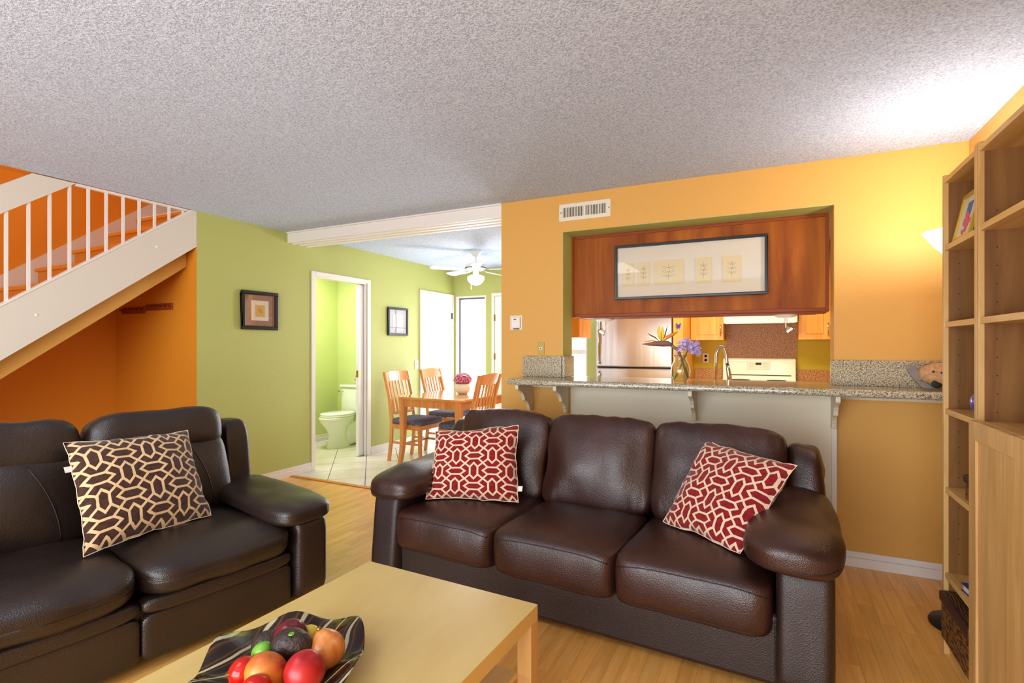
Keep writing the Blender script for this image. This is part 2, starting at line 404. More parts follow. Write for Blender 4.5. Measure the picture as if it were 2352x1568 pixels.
# right wall, rear wall with patio opening, stairwell walls
struct(B().box(XR, XR+.1, YN, YB, 0, CH).obj('wall_right', m_orange))
struct(B().box(SX, -3.4, YN-.1, YN, 0, 4.9).box(.4, XR+.1, YN-.1, YN, 0, CH).box(-3.4, .4, YN-.1, YN, 2.2, CH).obj('wall_rear', m_orange))
d3 = struct(B().box(-3.4, -3.34, YN-.08, YN-.02, 0, 2.2).box(.34, .4, YN-.08, YN-.02, 0, 2.2).box(-1.53, -1.47, YN-.08, YN-.02, 0, 2.2).box(-3.4, .4, YN-.08, YN-.02, 2.14, 2.2).obj('window_3', m_white))
struct(B().box(SX-.1, SX, YN, 2.77, 0, 4.9).box(SX-.1, SX, 2.77, 4.2, 2.42, 4.9).obj('wall_left', m_deep), 'deep orange stairwell wall')
struct(B().box(SX, XG-.1, 4.1, 4.2, 2.54, 4.9).obj('wall_back', m_deep))
struct(B().box(SX, XG-.101, 2.74, 2.80, 0, 2.13).obj('wall_back', m_deep), 'deep orange wall closing the space under the stairs')
B().box(XG-.101, XG-.001, 2.735, 2.74, 0, 2.13).obj('wall_return', m_deep, wl)
# powder room
struct(B().box(SX-.1, SX, 2.80, 5.63, 0, CH).obj('wall_left', m_lime), 'lime green powder room wall')
struct(B().box(SX, XG-.1, 5.53, 5.63, 0, CH).box(SX, XG-.1, 2.80, 2.9, 0, CH-.3).obj('wall_back', m_lime))
struct(B().box(XG-.104, XG-.1, 2.9, DY0-.05, 0, CH).box(XG-.104, XG-.1, DY1+.1, 5.53, 0, CH).obj('wall_right', m_lime))

# beam between living and dining
bm_ = B().box(XG, -1.88, YB+.02, 3.915, 2.325, CH)
bo = struct(bm_.obj('trim_2', m_white), 'white boxed ceiling beam over the wide opening')
B().box(XG, -1.88, YB, YB+.02, 2.315, CH-.012).obj('face_board', m_white, bo, bevel=.003)
B().box(XG, -1.88, YB-.012, YB+.02, CH-.012, CH).obj('crown_strip', m_white, bo)
for k in range(3): B().box(XG, -1.88, YB+.05+.085*k, YB+.09+.085*k, 2.312, 2.325).obj('moulding', m_white, bo, bevel=.003)

# baseboards
def base(name, x0, x1, y0, y1, m=None):
    q_ = .004; b5 = B().box(x0, x1, y0, y1, 0, .055); thin = x1-x0 < .05
    a5 = (x0, x1-q_, y0, y1) if (thin and x0 < 0) else ((x0+q_, x1, y0, y1) if thin else (x0, x1, y0+q_, y1))
    struct(b5.box(*a5, .055, .09).obj(name, m or m_white, bevel=.002))
base('baseboard_left', XG, XG+.014, 2.74, DY0-.045); base('baseboard_left', XG, XG+.014, DY1+.06, 5.83)
base('baseboard_front', .375, XR, YB-.014, YB); base('baseboard_front', -1.88, -1.31, YB-.014, YB)
base('baseboard_right', XR-.014, XR, YN, YB-.014); base('baseboard_back', SX, SX+.014, 2.9, 5.53); base('baseboard_back', -3.70, -3.62, YF-.014, YF)

# powder room door: casing, jamb grooves, pocket door leaf
dr = struct(B().box(XG, XG+.016, DY0-.045, DY0, 0, DH+.045).box(XG, XG+.016, DY1, DY1+.05, 0, DH+.045).box(XG, XG+.016, DY0, DY1, DH, DH+.045)
     .box(XG-.11, XG, DY0, DY0+.012, 0, DH).box(XG-.11, XG, DY0, DY1, DH-.012, DH).box(XG-.03, XG, DY1-.02, DY1, .0, DH).box(XG-.11, XG-.085, DY1-.02, DY1, .0, DH).obj('door_1', m_white, bevel=.003))
leaf = B().box(XG-.078, XG-.038, DY1-.10, DY1+.30, .01, DH-.02).obj('door_leaf', m_doorw, dr, bevel=.003)
B().box(XG-.070, XG-.046, DY1-.103, DY1-.1, .93, 1.01).box(XG-.040, XG-.036, DY1-.095, DY1-.06, .93, 1.01).obj('latch', m_brass, leaf)
# closed dining door on the green wall and door on the far wall
d2 = struct(B().box(XG, XG+.018, 5.83, 5.88, 0, 2.065).box(XG, XG+.018, 6.63, 6.68, 0, 2.065).box(XG, XG+.018, 5.88, 6.63, 2.02, 2.065).obj('door_2', m_white, bevel=.003))
sl = B().box(XG, XG+.012, 5.885, 6.625, .01, 2.015).obj('door_leaf', m_doorw, d2)
for z in (.3, 1.70): B().box(XG+.012, XG+.02, 6.605, 6.64, z, z+.09).obj('hinge', m_black, sl)
xx = -3.6
d4 = struct(B().box(xx, xx+.05, YF-.018, YF, 0, 2.065).box(xx+.80, xx+.85, YF-.018, YF, 0, 2.065).box(xx+.05, xx+.8, YF-.018, YF, 2.02, 2.065).obj('door_3', m_white, bevel=.003)) if False else \
     struct(B().box(xx, xx+.05, YF-.018, YF, 0, 2.065).box(xx+.05, xx+.60, YF-.018, YF, 2.02, 2.065).box(xx+.60, xx+.645, YF-.018, YF, 0, 2.065).obj('door_3', m_white, bevel=.003))
sl = B().box(xx+.055, xx+.595, YF-.012, YF, .01, 2.015).obj('door_leaf', m_doorw, d4)
for z in (.25, 1.10, 1.66): B().box(xx+.04, xx+.062, YF-.024, YF-.012, z, z+.09).obj('hinge', m_brass, sl)
# glazed openings
def slider(name, a, b_, mull=None, dark=True):
    f = B().box(a, a+.045, YF+.0, YF+.08, 0, 2.04).box(b_-.02, b_, YF, YF+.08, 0, 2.04).box(a+.045, b_-.02, YF, YF+.08, 2.015, 2.04).box(a+.045, b_-.02, YF, YF+.08, 0, .04)
    o = struct(f.obj(name, m_white))
    B().box(a+.045, a+.07, YF+.02, YF+.06, .04, 2.015).box(a+.07, b_-.02, YF+.02, YF+.06, 1.99, 2.015).obj('sash', mat('grey_sash_'+name, (96,98,116) if dark else (235,235,235), .4), o)
    B().box(a+.07, b_-.02, YF+.038, YF+.042, .04, 1.99).obj('pane', m_pane, o)
    return o
slider('window_1', *W1)
s2 = slider('window_2', *W2, dark=False)
B().box(W2[0]+.07, W2[1]-.02, YF+.02, YF+.06, 1.19, 1.25).obj('mid_rail', m_white, s2)
# garden seen in the glass
struct(B().box(-9, 4, 7.2, 14, -.1, -.02).obj('ground', mat('pale_patio', (210,208,200), .9)))
r = thing('garden_shrub', 'pale leafy shrub outside the far window beside the refrigerator', 'shrub', (-2.32, 7.75, -.02))
lb = B()
for k in range(260):
    c = Vector((random.gauss(0, .10), random.gauss(0, .15), random.uniform(.3, 2.1))); a = random.random()*6.3; s_ = .035
    d = Vector((math.cos(a), math.sin(a), random.uniform(-.4, .6)))*s_; e = d.cross(Vector((0, 0, 1))).normalized()*s_*.5
    lb.add([c-d, c-e, c+d, c+e+Vector((0, 0, .008))], [(0, 1, 2, 3)])
lo = lb.obj('foliage', mat('shrub_leaf', (120,140,110), .7), r, weld=False); lo['kind'] = 'stuff'
B().cyl((0, 0, 0), (0, 0, 1.9), .015, .008).obj('stem', m_trimbr, r)

# ================================================================== STAIRS
def T_(Y): return 1.54+.728*(Y-1.5)
def S_(Y): return 1.205+.742*(Y-1.5)
def R_(Y): return 2.112+.76*(Y-1.5)
yb = .0
st = thing('staircase', 'staircase with orange steps, white stringer and white baluster railing, beside the green wall', 'staircase', (XG, 2.74, 0))
def L(pts): return [(y-2.74, z) for y, z in pts]
yc = 1.5+(CH-.003-1.54)/.728
B().prism(L([(yb, S_(yb)), (2.738, S_(2.738)), (2.738, CH-.003), (yc, CH-.003), (yb, T_(yb))]), 0, -.045, 0).obj('stringer', m_stairw, st)
B().prism(L([(yb, S_(yb)-.155), (2.735, S_(2.735)-.155), (2.735, S_(2.735)), (yb, S_(yb))]), 0, -.20, -.13).obj('carriage', m_orange, st)['label'] = 'orange painted drop below the white stringer'
B().prism(L([(yb, T_(yb)), (yc, T_(yc)), (yc-.02, T_(yc-.02)+.014), (yb, T_(yb)+.014)]), 0, -.05, .006).obj('cap_strip', m_white, st)
yr = 1.5+(CH-.004-2.112)/.76; yr2 = 1.5+(CH-.004-2.293)/.76
B().prism(L([(yb, R_(yb)), (yr, CH-.004), (yr2, CH-.004), (yb, R_(yb)+.181)]), 0, -.04, .0).obj('handrail_board', m_stairw, st, bevel=.004)
B().box(-.035, -.005, yr-2.74, yc-2.74-.02, CH-.020, CH-.003).obj('ceiling_strip', m_white, st)
for k in range(-16, 8):
    Y = 1.867+.11*k
    z0, z1 = T_(Y)+.008, min(R_(Y)+.02, CH-.01)
    if z1-z0 > .02 and Y > yb: B().box(-.028, -.012, Y-.008-2.74, Y+.008-2.74, z0, z1).obj('baluster', m_white, st)
for px, py in ((84, 723), (360, 566)):
    p = onX(px, py, XG); B().ell((.0, p.y-2.74, p.z), (.006, .012, .012), 10, 6).obj('bolt', m_white, st, smooth=True)
for k in range(13):
    Y, z = 2.898-.256*k, 2.5125-.191*k
    B().box(SX-XG+.005, -.047, Y-2.74, Y+.285-2.74, z-.03, z).obj('tread', m_deep, st, bevel=.006)
    B().box(SX-XG+.005, -.047, Y+.025-2.74, Y+.04-2.74, z-.191, z-.03).obj('riser', m_deep, st)
B().prism(L([(yb-.3, -.12), (yb-.3, .20), (3.3, .20+.746*(3.3-yb+.3)), (3.3, -.12+.746*(3.3-yb+.3))]), 0, SX-XG, SX-XG+.014).obj('skirt_board', m_stairw, st)

# coat racks under the stairs
def rack(x0, x1, z, label):
    r = thing('coat_rack', label, 'coat rack', ((x0+x1)/2, 2.74, z), 0, 'coat racks under the stairs'); w_ = (x1-x0)/2
    B().box(-w_, w_, -.016, 0, -.028, .028).obj('rail', mat('red_brown_rail', (150,66,26), .5), r, bevel=.003)
    for k in range(6): B().cyl((-w_*.85+w_*.34*k, -.016, 0), (-w_*.85+w_*.34*k, -.045, .006), .006, .009, 8).obj('peg', m_brass, r)
rack(-5.33, -4.98, 1.617, 'left reddish wooden peg rail on the orange wall under the stairs')
rack(-4.95, -4.58, 1.638, 'right reddish wooden peg rail on the orange wall near the green corner')

# ================================================================== BAR COUNTER
ct = thing('bar_counter', 'long speckled granite bar counter across the kitchen pass-through, on white brackets', 'counter', (0, YB, 1.065))
def arc(cx, cy, r, a0, a1, n=8): return [(cx+r*math.cos(math.radians(a0+(a1-a0)*k/n)), cy+r*math.sin(math.radians(a0+(a1-a0)*k/n))) for k in range(n+1)]
yf = 3.31-YB
poly = arc(-1.70+.09, yf+.09, .09, 180, 270)+[(XR-.016, yf), (XR-.016, -.001), (OX1-.004, -.001), (OX1-.004, .26), (OX0+.004, .26), (OX0+.004, -.001), (-1.70, -.001)]
B().prism(poly, 2, -.042, 0).obj('top', m_gran, ct, bevel=.017, seg=4)
B().box(-1.686, OX0-.001, -.022, -.002, .0005, .158).obj('backsplash', m_gran, ct, bevel=.002)
B().box(OX0+.004, OX0+.024, -.022, .19, .0005, .158).obj('backsplash', m_gran, ct, bevel=.002)
B().box(OX1-.022, XR-.018, -.022, -.002, .0005, .150).obj('backsplash', m_gran, ct, bevel=.002)
B().box(-1.62, -1.31, -.03, -.002, -.075, -.043).obj('cleat', m_cream, ct); B().box(.375, XR-.018, -.03, -.002, -.08, -.043).obj('cleat', m_cream, ct)
cp = [(-.002, -.043), (-.275, -.043), (-.275, -.075)]+[(-.18+.085*math.cos(math.radians(t))-.08+.0, -.075-.0) for t in ()]
cp += [(-.262, -.085), (-.225, -.095), (-.19, -.115), (-.168, -.14), (-.158, -.165), (-.14, -.168), (-.115, -.18), (-.092, -.2), (-.078, -.225), (-.07, -.252), (-.002, -.256)]
for x in (-1.615, -1.325, -.43, .352): B().prism(cp, 0, x-.012, x+.012).obj('bracket', m_cream, ct, bevel=.0015)

# hanging cabinet with picture
hc = thing('hanging_cabinet', 'cherry plywood back of the cabinet hanging in the pass-through above the bar', 'cabinet', (0, 3.85, 1.52))
B().box(OX0+.008, OX1-.008, 0, .32, 0, OZ-1.52+.2).obj('carcass', m_cherry, hc)
for a in ((OX0+.008, OX0+.02, 0, .62), (OX1-.03, OX1-.008, 0, .62), (OX0+.02, OX1-.03, .60, .62), (OX0+.02, OX1-.03, 0, .022)): B().box(a[0], a[1], -.009, 0, a[2], a[3]).obj('edge_moulding', m_cherryt, hc, bevel=.003)
B().box(-1.30, .30, .02, .30, -.006, 0).obj('under_panel', m_cherryt, hc)
sc_ = thing('side_cabinet', 'orange side cabinet end hanging at the left of the pass-through', 'cabinet', (-1.62, 4.3, 1.37))
B().box(-.18, .165, 0, .32, 0, 1.05).obj('carcass', m_honey, sc_, bevel=.003)

def spotlamp(px, label, flip):
    p = onY(px, 740, 4.03); r = thing('spot_lamp', label, 'lamp', (p.x, 4.03, 1.513), 0, 'halogen spots under the hanging cabinet')
    B().lathe([(0, 0), (.075, 0), (.068, -.012), (.05, -.018), (0, -.018)], 20).obj('base', m_white, r, smooth=True)
    B().box(-.012, .012, -.012, .012, -.05, -.016).box(-.003, .003, -.003, .003, -.09, -.05).obj('stem', m_white, r)
    R = Matrix.Rotation(math.radians(38*flip), 4, 'Y'); c = Vector((.022*flip*-1, 0, -.105))
    hd = B()
    hd.lathe([(.014, .03), (.024, .02), (.030, 0), (.034, -.012), (.030, -.012), (.026, 0), (.012, .024)], 18, fn=lambda p, q: R @ p+c)
    ho = hd.obj('lamp_head', glass('spot_glass_'+str(px), (230,225,215)), r, smooth=True)
    B().lathe([(0, .004), (.02, .004), (.02, -.008), (0, -.008)], 14, fn=lambda p, q: R @ p+c).obj('bulb', m_hal, ho)
    light('halogen', 'SPOT', Vector((p.x, 4.03, 1.513))+c+Vector((0, .0, -.03)), (math.radians(35), 0, 0), 14, (1, .8, .5), .02, spot=2.4)
spotlamp(1388, 'small halogen spot under the hanging cabinet, in front of the refrigerator', 1)
spotlamp(1805, 'small halogen spot under the hanging cabinet, in front of the granite splashback', -1)

# five-card picture
pf = thing('framed_picture', 'wide black framed picture with five small cream cards on the cherry cabinet', 'picture', (-.5075, 3.84, 1.641))
W, Hh, fw = 1.019, .398, .017
B().box(-W/2, W/2, -.03, -.0, 0, fw).box(-W/2, W/2, -.03, 0, Hh-fw, Hh).box(-W/2, -W/2+fw, -.03, 0, fw, Hh-fw).box(W/2-fw, W/2, -.03, 0, fw, Hh-fw).obj('frame', m_frame, pf, bevel=.002)
B().box(-W/2+fw, W/2-fw, -.008, -.002, fw, Hh-fw).obj('mount', m_mat1, pf)
B().box(-W/2+fw, W/2-fw, -.024, -.0225, fw, Hh-fw).obj('glazing', m_picgl, pf)
for k, (a, b_, z0, z1) in enumerate(((-.455, -.37, .10, .265), (-.345, -.255, .10, .268), (-.225, -.02, .10, .27), (.06, .165, .095, .27), (.235, .35, .095, .27))):
    cd = B().box(a, b_, -.014, -.008, z0, z1).obj('card', m_card, pf)
    cx, cz, w_ = (a+b_)/2, (z0+z1)/2, (b_-a)
    ln = B()
    curves = [[(0, -.055), (-.004, -.02), (.004, .015), (-.002, .055)]]
    for s_ in (-1, 1):
        for t in range(3):
            z_ = -.03+.03*t; curves.append([(0, z_), (s_*w_*.12, z_+.012), (s_*w_*.24, z_+.010), (s_*w_*.13, z_-.003), (0, z_)])
    for cv in curves: ln.tube([(cx+q[0], -.0145, cz+q[1]) for q in cv], .0006, 4)
    ln.obj('sketch_line', m_ink, cd)

# kitchen beyond
def cabinet(x0, x1, y0, z0, z1, label, hx):
    r = thing('wall_cabinet', label, 'cabinet', ((x0+x1)/2, y0, z0), 0, 'honey kitchen wall cabinets'); w_ = (x1-x0)/2
    B().box(-w_, w_, .02, YF-y0-.001, 0, z1-z0).obj('carcass', m_honey, r)
    dd = B().box(-w_, w_, 0, .02, 0, z1-z0).obj('door', m_honey, r, bevel=.003)
    fr = .06
    B().box(-w_+fr+.01, w_-fr-.01, -.006, 0, fr, z1-z0-fr).obj('raised_panel', m_honey, dd, bevel=.005)
    B().tube([(hx, -.001, .05), (hx, -.028, .055), (hx, -.028, .17), (hx, -.001, .175)], .005, 8).obj('handle', m_chrome, dd, smooth=True)
cabinet(-.80, -.445, 6.35, 1.365, 2.13, 'honey wood wall cabinet between refrigerator and range hood', .15)
cabinet(.30, .60, 6.35, 1.365, 2.13, 'honey wood wall cabinet right of the range hood', .12)
cabinet(.605, 1.05, 6.35, 1.365, 2.13, 'honey wood wall cabinet at the hidden far right', .12)
hd = thing('range_hood', 'white range hood above the granite splashback', 'range hood', (-.075, 6.20, 1.545))
B().prism([(0, 0), (.488, 0), (.488, .6), (.14, .6), (.03, .10), (0, .09)], 0, -.36, .36).obj('body', m_appl, hd, bevel=.004)
B().box(-.34, .34, .03, .4, -.004, 0).obj('filter', m_steel, hd)
struct(B().box(-.44, .30, YF-.016, YF, .9, 1.60).obj('trim_3', m_gran2), 'brown granite splashback behind the range')
fk = thing('kitchen_counter', 'speckled brown granite kitchen counter along the far wall', 'counter', (0, 6.08, 0))
for a, b_ in ((-.79, -.475), (.295, 1.49)):
    B().box(a, b_, 0, .60, .87, .91).obj('worktop', m_gran2, fk); B().box(a, b_, .03, .60, 0, .87).obj('base_unit', m_honey, fk)
    B().box(a, b_, .575, .595, .91, 1.03).obj('upstand', m_gran2, fk)
sk = thing('sink_counter', 'lower kitchen counter with sink behind the bar', 'counter', (-.4, 3.93, 0))
B().box(-.92, 1.2, 0, .58, .87, .905).obj('worktop', m_gran2, sk); B().box(-.92, 1.2, 0, .55, 0, .87).obj('base_unit', m_honey, sk)
rg = thing('range', 'white electric range with raised control panel on the far kitchen wall', 'stove', (-.09, 6.02, 0))
B().box(-.378, .378, .03, .62, 0, .90).obj('body', m_appl, rg, bevel=.006); B().box(-.378, .378, 0, .60, .90, .915).obj('cooktop', m_appl, rg, bevel=.006)
for sx, sy in ((-.18, .16), (.18, .16), (-.18, .42), (.18, .42)): B().lathe([(0, .006), (.09, .006), (.1, 0)], 20, (sx, sy, .915)).obj('burner', m_black, rg)
B().prism([(.64, .90), (.555, .90), (.575, 1.13), (.595, 1.155), (.64, 1.155)], 0, -.378, .378).obj('control_panel', m_appl, rg, bevel=.01, seg=3)
cpn = B().box(-.12, .12, .562, .578, 1.03, 1.12).obj('keypad', m_plastic, rg)
B().box(-.03, .03, .558, .562, 1.083, 1.107).obj('display', m_dark, cpn)
for s_ in (-1, 1):
    for k in range(2):
        for j in range(2): B().box(s_*.06+s_*.022*k-.007, s_*.06+s_*.022*k+.007, .5605, .562, 1.063+.027*j, 1.067+.027*j).obj('key', mat('key_grey', (150,140,120), .5) if not MATS.get('key_grey') else MATS['key_grey'], cpn)
B().box(-.33, .33, .552, .559, .962, .970).obj('vent_slot', m_dark, rg)
B().tube([(-.33, .03, .80), (-.33, -.02, .80), (.33, -.02, .80), (.33, .03, .80)], .012, 8).obj('oven_handle', m_chrome, rg, smooth=True)
fr = thing('refrigerator', 'stainless steel refrigerator seen through the pass-through', 'refrigerator', (-1.355, 5.85, 0))
B().box(-.43, .43, .06, .78, .02, 1.76).obj('body', m_black, fr)
for z0, z1 in ((.04, 1.045), (1.062, 1.755)): B().box(-.43, .43, 0, .058, z0, z1).obj('door', m_steel, fr, bevel=.012, seg=3)
for z0, z1 in ((.55, 1.0), (1.10, 1.65)): B().tube([(-.38, 0, z0), (-.38, -.045, z0+.03), (-.38, -.045, z1-.03), (-.38, 0, z1)], .013, 10).obj('handle', m_chrome, fr, smooth=True)
struct(B().box(-2.02, -1.83, 6.0, 6.1, 0, CH).obj('wall_partition', m_green)) if False else None
pn = thing('pantry_panel', 'tall orange wood end panel beside the refrigerator', 'cabinet', (-.86, 5.80, 0))
B().box(-.05, .055, 0, .88, 0, 2.3).obj('panel', m_honey, pn, bevel=.003)
bf = thing('butterfly_ornament', 'small blue and purple butterfly ornament on the wood panel beside the refrigerator', 'ornament', (onY(1558, 748, 5.79).x, 5.797, 1.513))
mbf = mat('blue_butterfly_wing', (60,40,170), .4)
for s_ in (-1, 1):
    B().prism([(a*.6, b_*.6) for a, b_ in [(0, 0), (s_*.025, .045), (s_*.045, .04), (s_*.04, .01), (s_*.03, -.005), (s_*.035, -.035), (s_*.015, -.045), (0, -.01)]], 1, -.006, -.002).obj('wing', mbf, bf)
B().ell((0, -.005, 0), (.003, .003, .02), 8, 8).obj('body', m_black, bf, smooth=True)
o_ = onY(1621, 822, YF)
ol = thing('wall_outlet', 'cream double outlet on the yellow kitchen wall behind the flowers', 'outlet', (o_.x, YF, o_.z))
B().box(-.036, .036, -.006, 0, -.058, .058).obj('plate', m_plastic, ol, bevel=.002)
for z in (-.024, .024): B().lathe([(0, 0), (.015, 0), (.015, -.003)], 12, fn=lambda p, q, z=z: Vector((p.x, -.006+p.z, p.y+z))).obj('socket', mat('socket_tan', (190,150,100), .5) if z < 0 else MATS['socket_tan'], ol)
# faucet
fc = thing('kitchen_faucet', 'brushed nickel gooseneck faucet behind the bar counter', 'faucet', (onY(1645, 880, 4.10).x, 4.10, .905))
B().lathe([(.030, 0), (.030, .01), (.02, .03), (.02, .12), (.014, .14)], 18).obj('base', m_chrome, fc, smooth=True)
B().tube([(0, 0, .12), (0, 0, .30)]+[(.0+.035-.035*math.cos(math.radians(t)), .01*t/90, .30+.085*math.sin(math.radians(t))) for t in range(15, 181, 15)]+[(.075, .02, .24), (.085, .02, .17)], [.0135]*14+[.016, .019] if False else .0115, 12).obj('spout', m_chrome, fc, smooth=True)
B().tube([(.072, .02, .27), (.078, .02, .23), (.088, .02, .16), (.09, .02, .14)], [.012, .016, .018, .015], 12).obj('spray_head', m_chrome, fc, smooth=True)
B().tube([(.02, 0, .08), (.05, 0, .1), (.09, 0, .15)], [.008, .007, .006], 8).obj('lever', m_chrome, fc, smooth=True)

# vase with flowers on the bar
vb = onZ(1563, 880, 1.065); vz = (vb.x*-sa+vb.y*ca)
vs_ = thing('glass_vase', 'clear glass vase with two flower stems on the bar counter', 'vase', (vb.x, vb.y, 1.0655))
prof = [(0, .003), (.034, .003), (.040, .012), (.056, .05), (.060, .08), (.052, .115), (.036, .145), (.034, .158), (.047, .178)]
B().lathe([(0, 0)]+[(.036, 0)]+prof[2:]+[(r_-.003, z_) for r_, z_ in reversed(prof[2:])]+[(0, .008)], 32).obj('glass', m_vase, vs_, smooth=True)
def V(px, py, dz=0): return dep(px, py, vz+dz)
def loc(p, o): return p-Vector(o.location)
bp = thing('bird_of_paradise', 'orange and blue bird of paradise flower leaning left in the glass vase', 'flower', tuple(V(1580, 868)))
bp_l = lambda px, py, dz=0: V(px, py, dz)-Vector(bp.location)
stem = [(1581, 868), (1574, 848), (1566, 826), (1560, 810), (1552, 800), (1541, 792)]
B().tube([bp_l(*q) for q in stem], [.006, .007, .008, .009, .010, .011], 10).obj('stem', mat('brown_green_stem', (140,110,70), .5), bp, smooth=True)
B().tube([bp_l(*q) for q in ((1543, 792), (1534, 789), (1522, 789), (1505, 789), (1490, 790), (1475, 790))], [.011, .018, .019, .015, .009, .002], 12).obj('spathe', mat('grey_purple_spathe', (118,98,104), .5, c2=(150,104,60), vs=30), bp, smooth=True)
mo, my, mbk = mat('orange_petal', (236,140,20), .5), mat('yellow_petal', (240,206,60), .5), mat('dark_purple_spike', (60,40,50), .5)
def petal(par, fn, pts, wd, m, name='petal'):
    P_ = [fn(*q) for q in pts]; b_ = B(); k = len(P_)
    ws = [wd*math.sin(pi*(.08+.9*i/(k-1))) for i in range(k)]
    b_.tube(P_, ws, 8, flat=.45); return b_.obj(name, m, par, smooth=True)
petal(bp, bp_l, [(1519, 784), (1515, 772), (1513, 760), (1515, 747)], .013, my)
petal(bp, bp_l, [(1521, 784), (1522, 772), (1522, 760), (1521, 748)], .012, my)
petal(bp, bp_l, [(1524, 783), (1533, 774), (1545, 768), (1558, 761)], .013, mo)
petal(bp, bp_l, [(1512, 785), (1500, 782), (1490, 783), (1478, 784)], .004, mo)
petal(bp, bp_l, [(1514, 783), (1505, 775), (1495, 770), (1486, 764)], .004, mbk, 'spike')
petal(bp, bp_l, [(1522, 783), (1527, 772), (1530, 760), (1534, 745)], .004, mbk, 'spike')
ag = thing('agapanthus', 'lilac agapanthus flower head on a green stem in the glass vase', 'flower', tuple(V(1549, 870)))
al = lambda px, py, dz=0: V(px, py, dz)-Vector(ag.location)
B().tube([al(1549, 870), al(1560, 850), al(1570, 825), al(1580, 804)], .0045, 8).obj('stem', mat('green_stem', (110,140,60), .5), ag, smooth=True)
c0 = al(1580, 804)
ml = mat('lilac_petal', (224,208,240), .5, c2=(196,172,228), vs=60)
for k in range(54):
    th = math.acos(random.uniform(-.55, 1)); q = random.random()*2*pi
    d = Vector((math.sin(th)*math.cos(q), math.sin(th)*math.sin(q), math.cos(th)))
    d = (d+Vector((.25, 0, .05))).normalized(); Lr = random.uniform(.062, .10)
    e = d.orthogonal().normalized(); g = d.cross(e); fl_ = B(); cc = c0+d*Lr*.62
    fl_.tube([c0+d*.008, cc], [.0012, .003], 5)
    for j in range(5):
        u = e*math.cos(j*1.257)+g*math.sin(j*1.257); w_ = d.cross(u)
        fl_.add([cc, cc+u*.007+d*.013+w_*.0055, cc+u*.018+d*.030, cc+u*.007+d*.013-w_*.0055], [(0, 1, 2, 3)])
    fl_.obj('floret', ml, ag, weld=False)
# fish candle holder
fp = onY(2150, 868, 3.47)
fs = thing('ceramic_fish', 'pierced clay fish ornament with blue grey fins on the bar counter by the bookcase', 'ornament', (fp.x+.035, 3.47, 1.0655), 0)
mclay = mat('speckled_clay', (206,160,110), .6, c2=(176,130,84), vs=60); mfin = mat('blue_grey_glaze', (112,118,124), .4, c2=(150,128,108), vs=40)
B().ell((0.02, 0, .073), (.135, .055, .072), 28, 18, R=Matrix.Rotation(.12, 3, 'Y')).obj('body', mclay, fs, smooth=True)
B().prism([(-.08, .06), (-.12, .04), (-.145, .075), (-.165, .115), (-.148, .135), (-.132, .12), (-.125, .135), (-.115, .10), (-.085, .09)], 1, -.012, .012).obj('tail_fin', mfin, fs, bevel=.006)
B().prism([(-.09, .10), (-.06, .118), (-.03, .135), (.03, .155), (.09, .15), (.05, .125), (-.05, .10)], 1, -.008, .008).obj('dorsal_fin', mfin, fs, bevel=.004)
B().prism([(-.13, .05), (-.10, .012), (-.05, .0), (-.055, .02), (-.09, .045)], 1, -.03, .0).obj('belly_fin', mfin, fs, bevel=.004)
for x_, z_, r_ in ((-.04, .035, .022), (-.055, .098, .006), (-.02, .093, .007), (.02, .06, .006), (.0, .125, .006), (.035, .11, .007), (-.08, .03, .007), (.06, .075, .006)):
    yy = -.055*math.sqrt(max(.05, 1-((x_-.02)/.135)**2-((z_-.073)/.072)**2))
    B().ell((x_, yy, z_), (r_*1.15, .004, r_), 14, 8).obj('hole', m_dark, fs, smooth=True)

# ------------------------------------------------------------------ small things on walls
v0 = onY(1285, 499, YB)
vt = thing('air_vent', 'cream metal air register with vertical louvres high on the orange wall', 'vent', (0, YB, 0))
vx0, vx1 = onY(1285, 480, YB).x, onY(1403, 480, YB).x; vz1, vz0 = 2.35, 2.223
B().box(vx0+.03, vx1-.03, -.004, -.001, vz0+.03, vz1-.03).obj('backing', m_dark, vt)
B().box(vx0, vx1, -.008, 0, vz0, vz0+.028).box(vx0, vx1, -.008, 0, vz1-.028, vz1).box(vx0, vx0+.03, -.008, 0, vz0+.028, vz1-.028).box(vx1-.035, vx1, -.008, 0, vz0+.028, vz1-.028).box((vx0+vx1)/2-.009, (vx0+vx1)/2+.009, -.008, 0, vz0+.028, vz1-.028).obj('frame', m_plastic, vt, bevel=.002)
for h0, h1 in ((vx0+.03, (vx0+vx1)/2-.009), ((vx0+vx1)/2+.009, vx1-.035)):
    for k in range(13):
        x_ = h0+(h1-h0)*(k+.5)/13; B().box(x_-.0028, x_+.0028, -.008, -.002, vz0+.028, vz1-.028).obj('louvre', m_plastic, vt)
for x_ in (vx0+.015, vx1-.012): B().cyl((x_, -.008, (vz0+vz1)/2), (x_, -.010, (vz0+vz1)/2), .004, n=8).obj('screw', m_dark, vt)
p = onY(1186, 741, YB)
th = thing('thermostat', 'white thermostat on the orange wall left of the pass-through', 'thermostat', (p.x, YB, p.z))
B().box(-.052, .052, -.006, 0, -.057, .057).obj('plate', m_plastic, th, bevel=.012, seg=4)
B().box(-.03, .04, -.026, -.006, -.042, .042).obj('body', m_white, th, bevel=.004); B().box(-.012, .012, -.027, -.0255, .022, .028).obj('display', m_dark, th)
B().box(-.02, .028, -.012, -.006, -.051, -.045).obj('slot', m_dark, th)
p = onY(1243, 800, YB)
pj = thing('phone_jack_plate', 'mustard painted phone jack plate above the left granite backsplash', 'wall plate', (p.x, YB, p.z))
B().box(-.027, .027, -.006, 0, -.045, .05).obj('plate', m_goldpl, pj, bevel=.002); B().lathe([(0, .004), (.012, .003), (.014, 0)], 12, fn=lambda p, q: Vector((p.x, -.006-p.z, p.y))).obj('jack', m_plastic, pj)
